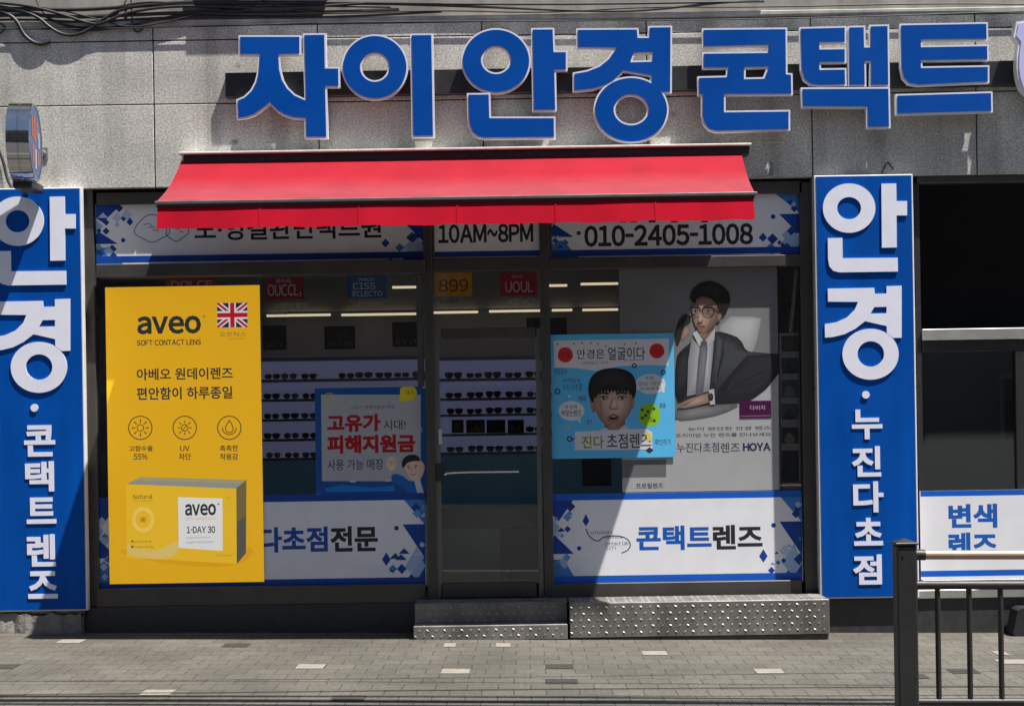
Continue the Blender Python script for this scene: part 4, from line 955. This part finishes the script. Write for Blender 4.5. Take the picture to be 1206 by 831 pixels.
letter([[L(q3, (621, 49), (744, 46), (744, 91), (678, 92), (678, 103), (744, 102), (744, 143), (678, 144), (678, 156), (744, 155), (745, 202), (672, 204), (648, 200), (632, 186), (624, 160))],
        [L(q3, (747, 46), (793, 45), (794, 98), (803, 98), (803, 43), (855, 42), (857, 203), (804, 203), (804, 141), (795, 141), (796, 203), (748, 203))],
        [L(q3, (625, 206), (857, 205), (859, 312), (796, 313), (795, 260), (627, 259))]])
letter([[L(q3, (882, 40), (1112, 36), (1113, 83), (942, 85), (942, 97), (1114, 94), (1115, 136), (942, 139), (942, 151), (1116, 148), (1116, 194), (930, 203), (905, 198), (890, 182), (884, 155))],
        [L(q3, (872, 223), (1124, 216), (1125, 271), (872, 278))]])
ELAV = M('emblem_lavender', (.50, .50, .80), .4, 0, .04, 5)
mb = MB(); em = L(q4, (592, 97), (650, 90), (760, 90), (880, 100), (890, 180), (860, 300), (820, 390), (720, 440), (650, 430), (615, 395), (600, 350), (594, 300), (596, 240), (603, 190), (580, 162), (588, 130))
e2 = [(P(a, b, .17).x, P(a, b, .17).z) for a, b in em]
mb.prism([e2], -.17, -.085, RIM)
for q in (1215, 1262):
    c = P(q, 96, .07); mb.tube([(c.x, -.087, c.z), (c.x, -.06, c.z)], .012, BLKM, 6)
o = mb.build('emblem', sign); mb = MB(); mb.prism([inset(e2, .018)], -.176, -.1705, ELAV); mb.build('face', o)

# ================================================================== SIDE PANELS
PANEL_BLUE = M('panel_blue', (.0, .073, .38), .42, 0, .07, 2.2, streak=.2, spec=.12); PWHITE = M('panel_letter_white', (.74, .75, .86), .45, 0, .04, 8)
PEDGE = M('panel_white_metal', (.66, .66, .68), .4, .1, .06, 10)
PD = .072
def panel(dx, small, label):
    sh = lambda a, b: (a + dx, b - _s * dx)
    cx, cz, w_, h_ = boxmap((*sh(962.5, 206), *sh(1078.5, 704)), PD)
    cz = Z(*sh(1020.5, 455), PD)
    t = thing('panel_sign', (cx, -PD, cz - h_ / 2), label, 'sign', 'tall blue panel signs beside the shopfront')
    h_ = 498 / SD(PD); w_ = 116.5 / SD(PD)
    mb = MB(); mb.box(cx - w_ / 2, cx + w_ / 2, -PD, .0 - .003, cz - h_ / 2, cz + h_ / 2, PEDGE, .004); mb.build('board', t)
    mb = MB(); mb.box(cx - w_ / 2 + .017, cx + w_ / 2 - .012, -PD - .004, -PD + .003, cz - h_ / 2 + .012, cz + h_ / 2 - .010, PANEL_BLUE); mb.build('face', t)
    k = zm(950, 195, 439 / 140); d0, d1 = PD + .0045, PD + .013
    def ch(pieces):
        mb = MB()
        for i, loops in enumerate(pieces):
            mb.prism([[(P(*sh(*k(a, b)), d1).x, P(*sh(*k(a, b)), d1).z) for a, b in lp] for lp in loops], -d1 - .001 * i, -d0, PWHITE)
        mb.build('letter', t)
    ch([[ell(157, 157, 97, 91), ell(157, 157, 44, 41)], [[(276, 67), (331, 66), (332, 131), (371, 131), (371, 184), (332, 184), (333, 302), (278, 303)]],
        [[(78, 268), (132, 267), (133, 342), (336, 340), (337, 391), (120, 394), (98, 388), (84, 372), (79, 345)]]])
    ch([[[(78, 454), (250, 451), (252, 473), (295, 472), (295, 445), (351, 443), (351, 635), (320, 636), (297, 618), (296, 592), (216, 574), (180, 602), (140, 622), (100, 632), (68, 635), (67, 585), (110, 578), (150, 560), (178, 532), (190, 503), (79, 502)],
         [(250, 522), (296, 521), (295, 545), (236, 546)]],
        [ell(236, 696, 104, 94), ell(237, 695, 49, 47)]])
    j = zm(950, 450, 439 / 140)
    for s_, b in small:
        mb = MB()
        if s_ == '·': mb.prism([[(P(*sh(*j(a, e)), d1).x, P(*sh(*j(a, e)), d1).z) for a, e in ell(219, 46, 14)]], -d1, -d0, PWHITE); mb.build('dot', t); continue
        x0, y0 = sh(*j(b[0], b[1])); x1, y1 = sh(*j(b[2], b[3])); raised_text(mb, s_, (x0, y0, x1, y1), d0, d1 - .003, PWHITE, .03); mb.build('letter', t)
panel(0, [('·', None), ('누', (167, 100, 280, 210)), ('진', (167, 236, 275, 348)), ('다', (172, 366, 284, 480)), ('초', (175, 500, 282, 602)), ('점', (172, 636, 278, 746))],
      'tall blue panel sign right of the shopfront, behind the railing post')
def lb(x0, y0, x1, y1):                                   # boxes measured on the left panel, moved to the right one
    a = zm(0, 470, 737 / 320); j = lambda px, py: ((px + 979.5 - 950) * 439 / 140, (py - _s * 979.5 - 450) * 439 / 140)
    return (*j(*a(x0, y0)), *j(*a(x1, y1)))
panel(-979.5, [('·', None), ('콘', lb(65, 70, 149, 155)), ('택', lb(68, 168, 146, 250)), ('트', lb(72, 266, 152, 337)), ('렌', lb(73, 366, 151, 453)), ('즈', lb(76, 466, 156, 540))],
      'tall blue panel sign at the left edge, under the round drum sign')

# ================================================================== AWNING
FAB = M('red_awning_fabric', (.33, .0045, .017), .85, 0, .10, 2.0, bump=.15, bscale=300, streak=.10, spec=.05)
def two_tone_cloth(name):
    """the same cloth, paler towards its front edge, deeper red next to the roller"""
    m = bpy.data.materials.new(name); m.use_nodes = True; t = m.node_tree; b = t.nodes['Principled BSDF']
    tc = t.nodes.new('ShaderNodeTexCoord'); sp = t.nodes.new('ShaderNodeSeparateXYZ'); t.links.new(tc.outputs['Object'], sp.inputs[0])
    n = t.nodes.new('ShaderNodeTexNoise'); n.inputs['Scale'].default_value = 1.3; n.inputs['Detail'].default_value = 5; t.links.new(tc.outputs['Object'], n.inputs['Vector'])
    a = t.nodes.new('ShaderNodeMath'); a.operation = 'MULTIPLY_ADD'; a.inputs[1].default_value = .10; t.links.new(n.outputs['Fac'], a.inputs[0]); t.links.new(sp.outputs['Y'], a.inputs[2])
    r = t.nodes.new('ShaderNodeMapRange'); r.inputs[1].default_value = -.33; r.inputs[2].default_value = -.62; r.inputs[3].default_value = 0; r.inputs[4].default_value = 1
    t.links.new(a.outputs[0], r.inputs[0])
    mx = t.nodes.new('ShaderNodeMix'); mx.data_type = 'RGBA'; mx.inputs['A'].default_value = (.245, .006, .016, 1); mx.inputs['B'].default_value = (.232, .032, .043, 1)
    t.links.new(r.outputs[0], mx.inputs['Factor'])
    n2 = t.nodes.new('ShaderNodeTexNoise'); n2.inputs['Scale'].default_value = 4; n2.inputs['Detail'].default_value = 6; t.links.new(tc.outputs['Object'], n2.inputs['Vector'])
    r2 = t.nodes.new('ShaderNodeMapRange'); r2.inputs[1].default_value = .3; r2.inputs[2].default_value = .7; r2.inputs[3].default_value = .9; r2.inputs[4].default_value = 1.08; t.links.new(n2.outputs['Fac'], r2.inputs[0])
    v = t.nodes.new('ShaderNodeVectorMath'); v.operation = 'SCALE'; t.links.new(mx.outputs['Result'], v.inputs[0]); t.links.new(r2.outputs[0], v.inputs['Scale'])
    t.links.new(v.outputs[0], b.inputs['Base Color']); b.inputs['Roughness'].default_value = .85; b.inputs['Specular IOR Level'].default_value = .15
    return m
FABTOP = two_tone_cloth('two_tone_awning_fabric')
aw = thing('awning', (X(540, 180), 0, Z(540, 180)), 'wide red fabric awning with a plain valance over the shop door', 'awning')
AD0, AD1 = .10, .93
bl, br_, fl, fr = P(214, 189.5, AD0), P(873, 179.5, AD0), P(184.5, 237, AD1), P(888.5, 226, AD1)
zback = (bl.z + br_.z) / 2; zfront = (fl.z + fr.z) / 2
mb = MB(); NX, NY = 60, 14; vs = []
for layer in (0, 1):
    for j in range(NY + 1):
        v = j / NY
        for i in range(NX + 1):
            u = i / NX
            p = bl.lerp(br_, u).lerp(fl.lerp(fr, u), v); z = zback + (zfront - zback) * v
            sag = -.045 * math.sin(math.pi * v) * (1 - .12 * math.cos(2 * math.pi * u)) + .004 * math.sin(u * 31) * v
            vs.append((p.x, p.y, z + sag - layer * .004))
n1 = (NX + 1) * (NY + 1); fs = []
for j in range(NY):
    for i in range(NX):
        a = j * (NX + 1) + i; fs += [(a, a + 1, a + NX + 2, a + NX + 1), (n1 + a, n1 + a + NX + 1, n1 + a + NX + 2, n1 + a + 1)]
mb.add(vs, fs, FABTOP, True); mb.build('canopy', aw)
mb = MB(); vs = []; zv0 = zfront - .045; rng = random.Random(4)
xlv, xrv = fl.x + .006, fr.x - .008; NV = 120
for layer in (0, 1):
    for j in range(7):
        v = j / 6
        for i in range(NX * 2 + 1):
            u = i / NV; wob = (.006 * math.sin(u * 11 + 1.0) + .004 * math.sin(u * 29) + .0015 * math.sin(u * 61)) * v
            hem = .010 * math.sin(u * 40) * v * .6 + .006 * math.sin(u * 93) * v
            vs.append((xlv + (xrv - xlv) * u, -AD1 - .004 + wob + layer * .003 - .042 * v, zv0 - (.165 * v) + hem * .5))
m1 = (NV + 1) * 7; fs = []
for j in range(6):
    for i in range(NV):
        a = j * (NV + 1) + i; fs += [(a, a + 1, a + NV + 2, a + NV + 1), (m1 + a, m1 + a + NV + 1, m1 + a + NV + 2, m1 + a + 1)]
mb.add(vs, fs, FAB, True)
for u in (.172, .338, .503, .668, .835):                  # sewn seams between the cloth widths
    xs_ = xlv + (xrv - xlv) * u; a_ = vs[int(u * NV)]; b_ = vs[6 * (NV + 1) + int(u * NV)]
    mb.add([(xs_ - .006, a_[1] - .004, a_[2]), (xs_ + .006, a_[1] - .004, a_[2]), (xs_ + .006, b_[1] - .004, b_[2] + .002), (xs_ - .006, b_[1] - .004, b_[2] + .002)], [(0, 1, 2, 3)], FAB)
mb.build('valance', aw)
FBAR = M('awning_bar', (.15, .135, .135), .4, .4, .1, 12)
mb = MB(); mb.box(fl.x - .012, fr.x + .02, -AD1 - .022, -AD1 + .03, zfront - .026, zfront - .001, FBAR, .005); mb.box(fl.x, fr.x, -AD1 - .012, -AD1 + .02, zfront - .046, zfront - .031, BLKM); mb.build('front_bar', aw)
mb = MB(); cx0, cx1 = X(217, 182, .1), X(882, 176, .1)
ztop = Z(548, 177.5, .1)
mb.box(cx0, cx1, -.13, -.002, zback - .02, ztop - .004, BLKM, .004); mb.build('cassette', aw)
mb = MB(); mb.box(X(210, 180, .16), X(885, 174, .16), -.17, -.002, ztop - .003, ztop + .013, M('white_drip_cap', (.62, .61, .58), .5, .1, .12, 14), .003); mb.build('drip_cap', aw)
for xx in (bl.x + .5, br_.x - .5):
    mb = MB(); el = Vector((xx + (.55 if xx < 0 else -.55), -.5, (zback + zfront) / 2 - .12))
    mb.tube([(xx, -.08, zback - .08), el, (xx + (.1 if xx < 0 else -.1), -AD1 + .03, zfront - .03)], .022, M('awning_arm_white', (.45, .45, .44), .4, .2), 8); mb.build('folding_arm', aw)

# ================================================================== DRUM SIGN
dc = Vector((X(28.5, 168, .47), -.47, Z(28.5, 168, .47)))
dr = thing('drum_sign', dc + Vector((0, .47, 0)), 'round chrome drum sign projecting from the wall over the left panel', 'sign')
ang = R(-8.6); ax = Vector((math.cos(ang), -math.sin(ang), 0)).normalized(); ay = Vector((-ax.y, ax.x, 0)); RADI = .298; HW = .088
CHR = M('brushed_chrome', (.50, .51, .53), .10, 1.0, .06, 30)
def ringpts(r, off, n=64): return [dc + ax * off + (ay * math.cos(2 * math.pi * i / n) + Vector((0, 0, 1)) * math.sin(2 * math.pi * i / n)) * r for i in range(n)]
mb = MB(); n = 64
prof = [(RADI - .02, -HW), (RADI, -HW + .004), (RADI, -.006), (RADI - .004, -.003), (RADI - .004, .003), (RADI, .006), (RADI, HW - .004), (RADI - .004, HW), (RADI - .02, HW - .002)]
for (ra_, oa_), (rb_, ob2) in zip(prof, prof[1:]):
    mb.add(ringpts(ra_, oa_) + ringpts(rb_, ob2), [(i, (i + 1) % n, n + (i + 1) % n, n + i) for i in range(n)], CHR, True)
mb.build('drum', dr)
fcm = M('drum_face_blue', srgb(50, 76, 130), .25, 0, .05, 6); orm = M('drum_orange', srgb(170, 98, 78), .4); whm = M('drum_pale', (.42, .44, .48), .35)
for sg in (1, -1):
    mb = MB(); vs = ringpts(RADI - .02, sg * (HW - .004)); mb.add(vs, [list(range(n))], fcm)
    def plate(u0, u1, w0, w1, m, k):
        o_ = sg * (HW - .003 + .001 * k); mb.add([dc + ax * o_ + ay * u + Vector((0, 0, w_)) for u, w_ in ((u0, w0), (u1, w0), (u1, w1), (u0, w1))], [(0, 1, 2, 3)], m)
    for k, (u0, u1, w0, w1) in enumerate(((-.16, -.10, .02, .18), (-.07, -.01, .0, .20), (.03, .09, .04, .17), (.12, .17, -.02, .10), (-.15, -.08, -.17, -.03), (-.03, .03, -.20, -.05), (.07, .13, -.16, -.05))):
        plate(u0, u1, w0, w1, orm if k % 2 == 0 or k == 1 else whm, 1)
    mb.build('face', dr)
mb = MB(); mb.tube([dc + Vector((0, .27, 0)), (dc.x, .0, dc.z)], .025, GREYM, 10); mb.box(dc.x - .045, dc.x + .035, -.012, -.001, dc.z - .05, dc.z + .05, GREYM, .003); mb.build('bracket', dr)
mb = MB(); c = P(26, 218, .35); mb.box(c.x - .06, c.x + .09, -.40, -.1, c.z - .03, c.z + .035, BLKM, .01); mb.tube([(c.x, -.3, c.z + .03), (dc.x, -.38, dc.z - RADI + .01)], .02, BLKM, 8); mb.build('junction_box', dr)

# ================================================================== CABLES
def wire(pts, r, label, name='cable', cat='cable', group=None, sm=3):
    q = smooth([tuple(P(a, b, d)) for a, b, d in pts], sm); mb = MB(); mb.tube(q, r, CABLE, 6)
    return tag(mb.build(name), label, cat, group)
GC = 'cables strung across the top of the wall'
wire([(-30, 8, 0.020), (5, 14, 0.020), (20, 24, 0.025), (28, 42, 0.025), (40, 51, 0.023), (50, 52.5, 0.020), (59, 49, 0.017)], .017, 'thick loose cable end curling down at the upper left of the wall', group=GC)
wire([(-30, 4, 0.025), (20, 11, 0.025), (45, 20, 0.030), (60, 34, 0.030), (78, 43, 0.030), (100, 39, 0.030), (122, 22, 0.030), (146, 9, 0.025), (200, 3, 0.025), (280, 2, 0.025)], .014, 'deep sagging black cable at the upper left', group=GC)
wire([(-30, 10, 0.023), (40, 11, 0.023), (90, 12, 0.023), (140, 9, 0.023), (200, 5, 0.023), (330, 3, 0.023), (520, 5, 0.023)], .016, 'thick black cable running level along the top left', group=GC)
wire([(-30, 14, 0.017), (40, 13, 0.017), (70, 28, 0.017), (95, 37, 0.017), (130, 34, 0.017), (180, 24, 0.017), (230, 15, 0.017), (300, 8, 0.017)], .011, 'thin sagging cable under the thick bundle', group=GC)
wire([(140, 8, 0.028), (160, 4, 0.028), (190, 2, 0.028), (230, 8, 0.028), (270, 15, 0.028), (310, 9, 0.028), (420, 4, 0.028), (640, 6, 0.028), (900, 2, 0.028)], .009, 'thin cable dipping beside the added box shadow', group=GC)
wire([(154, -10, 0.015), (155, 20, 0.014), (157, 36, 0.014), (163, 38.5, 0.014), (169, 34, 0.014), (166, 29, 0.014), (160, 32, 0.014)], .006, 'thin vertical cable ending in a small coil', group=GC)
wire([(-20, 34, .03), (60, 35, .03), (160, 33, .03), (270, 31, .03), (420, 26, .03), (700, 25, .03), (950, 22, .03), (1250, 12, .03)], .005, 'long thin cable along the joint under the ledge', group=GC)
wire([(-20, 22, 0.014), (8, 30, 0.014), (3, 38, 0.014), (-8, 41, 0.014), (-20, 42, 0.014)], .008, 'short cable tail at the far left edge', group=GC)
wire([(-25, 150, 0.025), (-8, 165, 0.025), (3, 185, 0.025), (8, 210, 0.030), (14, 222, 0.035)], .012, 'dark cable drooping behind the chrome drum sign', group=None)
wire([(-25, 2, 0.033), (30, 6, 0.033), (70, 16, 0.033), (110, 30, 0.033), (125, 26, 0.033), (150, 14, 0.033), (215, 6, 0.033), (330, 11, 0.033), (430, 4, 0.030)], .012, 'second sagging cable crossing the upper left bundle', group=GC)
wire([(420, 4, 0.025), (560, 8, 0.025), (700, 14, 0.025), (760, 13, 0.025), (840, 4, 0.025), (900, 0, 0.025)], .010, 'shallow sagging cable above the middle of the blue letters', group=GC)
wire([(1052, 200, .01), (1046, 190, .01), (1042, 196, .01), (1038, 206, .01)], .005, 'tiny bent wire over the right blue panel')
wire([(-30, 20, .018), (30, 17, .018), (90, 21, .018), (150, 18, .018), (220, 15, .018), (300, 17, .018), (380, 15, .018), (470, 12, .018)], .015, 'straight black cable of the upper left bundle, just under the level one', group=GC)
wire([(-30, 24, .016), (40, 23, .016), (100, 27, .016), (170, 22, .016), (250, 19, .016), (330, 22, .016), (430, 19, .016), (520, 14, .016)], .009, 'lowest slack cable of the upper left bundle', group=GC)
wire([(-20, 3, .03), (60, 9, .03), (120, 24, .028), (150, 33, .026), (190, 28, .026), (250, 12, .026), (330, 7, .026), (460, 9, .026)], .006, 'thin slack wire crossing in front of the upper left bundle', group=GC)
wire([(40, -6, .03), (48, 14, .03), (66, 27, .028), (96, 33, .026), (118, 30, .026), (140, 17, .026), (152, -6, .03)], .005, 'thin looped wire hanging from the top edge at the upper left', group=GC)
wire([(300, -5, .03), (330, 11, .03), (400, 17, .028), (520, 12, .028), (640, 16, .028), (760, 8, .028), (900, 9, .028), (1100, 4, .028), (1260, 6, .028)], .006, 'thin wire running along the top edge above the blue letters', group=GC)
t = thing('wire_clamp', P(905, 208, 0), 'small galvanised bracket on the stone wall right of the awning', 'bracket')
mb = MB(); c = P(911, 199, 0); mb.box(c.x - .012, c.x + .012, -.02, -.001, c.z - .06, c.z + .06, STEEL, .002); mb.build('strap', t)
mb = MB(); c = P(907, 209, 0); mb.tube([P(886, 210, .01), P(906, 209, .02), P(913, 206, .02)], .006, STEEL, 6); mb.build('pin', t)
# overhead cables whose shadows cross the pavement (they hang above the frame)
rng = random.Random(2)
KD = 3.8
for k, (yg, hgt, r_, sagv) in enumerate(((-2.28, 4.9, .016, .12), (-2.55, 5.0, .022, .10), (-2.62, 5.1, .015, .18), (-2.75, 5.2, .03, .14), (-2.85, 5.0, .02, .05), (-1.75, 4.8, .008, .08), (-2.98, 5.3, .014, .2), (-2.05, 4.9, .009, .16), (-2.68, 5.05, .05, .12), (-2.47, 4.8, .011, .1))):
    mb = MB(); y = yg - hgt / KD
    mb.tube([(x, y + .05 * math.sin(x * .5 + k) + .025 * (x - 2) * (1.2, -.9, .8, -.3, .5, 1.6, -.8, -1.4, -.5, .9)[k], hgt + sagv * ((x - 1.2) ** 2 / 60) + .02 * math.sin(x + 2 * k)) for x in [-14 + i * .8 for i in range(40)]], r_, CABLE, 6)
    tag(mb.build('overhead_cable'), 'overhead cable high above the pavement, number %d from the wall in thickness and sag' % k if False else
        ['thin overhead cable strung above the pavement, nearest the wall but one', 'medium overhead cable strung above the pavement', 'slim overhead cable beside the medium one above the pavement', 'thickest overhead cable above the pavement', 'medium overhead cable on the street side of the thickest one', 'hair thin overhead cable nearest the shop wall', 'overhead cable farthest out over the street', 'hair thin overhead cable, second from the shop wall', 'fat bundled overhead cable in the middle of the row', 'thin overhead cable running beside the fat bundled one'][k], 'cable', 'overhead cables along the street')

# ================================================================== STEEL STEPS
STUD = M('highlight_plate_stud', (.30, .29, .275), .4, .3, .15, 30)  # lighter stud colour stands in for highlights missing in flat shade
PLATE = M('checker_plate', (.19, .182, .17), .5, .3, .22, 5, streak=.35, bump=.05, bscale=60)
def studs(mb, x0, x1, z0, z1, y, sp, m, seed):
    """raised lozenges of checker plate on a front face at y"""
    nx = int((x1 - x0) / sp); rng = random.Random(seed); rows_ = max(1, int((z1 - z0) / (sp * .62)))
    for j in range(rows_):
        for i in range(nx + 1):
            x = x0 + (i + (.5 if j % 2 else .1)) * (x1 - x0) / (nx + .6); z = z0 + (j + .5) * (z1 - z0) / rows_
            if x > x1 - .015: continue
            a = .6 if (i + j) % 2 else -.6; l, wd, h = .016, .0062, .0048
            ca, sa = math.cos(a), math.sin(a)
            q = [(x + ca * u - sa * v, z + sa * u + ca * v) for u, v in ((-l, 0), (0, -wd), (l, 0), (0, wd))]
            mb.add([(u, y, v) for u, v in q] + [(x, y - h, z)], [(0, 1, 4), (1, 2, 4), (2, 3, 4), (3, 0, 4)], STUD if rng.random() < .8 else m)
def studs_top(mb, x0, x1, y0, y1, zf, sp, m):
    nx = int((x1 - x0) / sp); ny = max(1, int((y1 - y0) / (sp * .62)))
    for j in range(ny):
        for i in range(nx + 1):
            x = x0 + (i + (.5 if j % 2 else .1)) * (x1 - x0) / (nx + .6); y = y0 + (j + .5) * (y1 - y0) / ny
            if x > x1 - .015: continue
            a = .6 if (i + j) % 2 else -.6; l, wd, h = .016, .0062, .0045; ca, sa = math.cos(a), math.sin(a)
            q = [(x + ca * u - sa * v, y + sa * u + ca * v) for u, v in ((-l, 0), (0, -wd), (l, 0), (0, wd))]
            mb.add([(u, v, zf) for u, v in q] + [(x, y, zf + h)], [(0, 1, 4), (1, 2, 4), (2, 3, 4), (3, 0, 4)], m)
def stepbox(p0, p1, q0, q1, d, back, name, parent, seed):
    x0, x1 = X(p0, (q0 + q1) / 2, d), X(p1, (q0 + q1) / 2, d); zt_ = Z((p0 + p1) / 2, q0, d); zb_ = Z((p0 + p1) / 2, q1, d)
    mb = MB(); mb.box(x0, x1, -d, -back, zb_, zt_, PLATE, .004)
    studs(mb, x0 + .01, x1 - .01, zb_ + .012, zt_ - .012, -d, .068, PLATE, seed); studs_top(mb, x0 + .01, x1 - .01, -d + .01, -back - .01, zt_, .068, PLATE)
    return mb.build(name, parent)
t = thing('step', (X(578, 752, .4), -.3, gz(0)), 'two-tier checker plate steel step in front of the shop door', 'step', 'steel steps at the shopfront')
stepbox(488.5, 668, 709, 735.5, .27, .003, 'tread', t, 1)
stepbox(487, 668.5, 735.8, 753.5, .42, .275, 'tread', t, 2)
t = thing('step', (X(820, 752, .4), -.3, gz(1.4)), 'wide single-tier checker plate steel step under the right window', 'step', 'steel steps at the shopfront')
stepbox(671, 977, 707.5, 748.5, .42, .035, 'tread', t, 3)
mb = MB(); x0, x1 = X(674, 752, .40), X(976, 752, .40)
mb.add([(a, b, c) for a in (x0, x1) for b in (-.40, -.06) for c in (gz(a) - .02, Z(824, 749, .40))], [(0, 1, 3, 2), (4, 6, 7, 5), (0, 4, 5, 1), (2, 3, 7, 6)], M('step_footing', (.11, .105, .095), .9, 0, .3, 10, bump=.5, bscale=40)); mb.build('footing', t)

# ================================================================== RAILING
RDIST = 4.2; RM = M('railing_charcoal', (.02, .0195, .0195), .5, .2, .2, 12); PIPE = M('handrail_copper', (.36, .24, .19), .38, .25, .1, 9)
x0 = X(1066, 700, RDIST); x1 = x0 + 2.0; y = -RDIST; g0 = gz(x0)
ra = thing('railing', (x0, y, g0), 'dark metal pedestrian railing with a copper coloured handrail at lower right', 'railing')
def post(xp):
    g_ = gz(xp); zt_ = g_ + (Z(1066, 641, RDIST) - g0)
    mb = MB(); mb.box(xp - .052, xp + .052, y - .052, y + .052, g_ - .02, zt_, RM, .008)
    mb.box(xp - .058, xp + .058, y - .058, y + .058, zt_ + .001, zt_ + .014, RM, .003)
    mb.add([(xp - .054, y - .054, zt_ + .0145), (xp + .054, y - .054, zt_ + .0145), (xp + .054, y + .054, zt_ + .0145), (xp - .054, y + .054, zt_ + .0145), (xp, y, zt_ + .034)], [(0, 1, 4), (1, 2, 4), (2, 3, 4), (3, 0, 4)], RM)
    mb.tube([(xp - .02, y - .0515, zt_ - .05), (xp - .02, y - .056, zt_ - .05)], .006, BLKM, 8)
    o = mb.build('post', ra)
    mb = MB(); mb.box(xp - .09, xp + .09, y - .09, y + .09, g_ - .01, g_ + .012, RM, .003); mb.build('base_plate', o)
post(x0); post(x1)
def rail(q, r_, m, name, a=x0 + .055, b=x1 - .055):
    z0 = Z(1090, q, RDIST) - gz(X(1090, q, RDIST)); mb = MB(); mb.tube([(a, y, gz(a) + z0), (b, y, gz(b) + z0)], r_, m, 16); return mb.build(name, ra), z0
hr, zh = rail(653, .024, PIPE, 'handrail', x0 + .1)
mb = MB(); mb.tube([(x0 + .05, y, gz(x0) + zh), (x0 + .105, y, gz(x0 + .1) + zh)], .028, RM, 16); mb.build('collar', hr)
_, zu = rail(688.5, .024, RM, 'rail'); _, zl_ = rail(826, .020, RM, 'rail')
step_ = (X(1142, 760, RDIST) - X(1105, 760, RDIST)); xb_ = X(1105, 760, RDIST)
while xb_ < x1 - .08:
    mb = MB(); mb.tube([(xb_, y, gz(xb_) + zl_ + .01), (xb_, y, gz(xb_) + zu - .01)], .0145, RM, 12); mb.build('baluster', ra); xb_ += step_

# black fitting at the foot of the wall, far right
mb = MB(); c = P(1204, 735, .2); d0 = .15
sh = [(P(a, b, .2).x, P(a, b, .2).z) for a, b in ((1191, 746), (1197, 718), (1202, 715), (1226, 715), (1226, 752), (1206, 752))]
mb.prism([sh], -.24, -.06, BLKM); mb.tube([(sh[3][0] - .06, -.1, sh[0][1]), (sh[3][0] - .06, -.1, gz(c.x) - .01)], .02, BLKM, 8)
tag(mb.build('floodlight'), 'small black angular fitting at the foot of the wall, right edge', 'light fitting')

bpy.data.scenes.remove(TYPE)
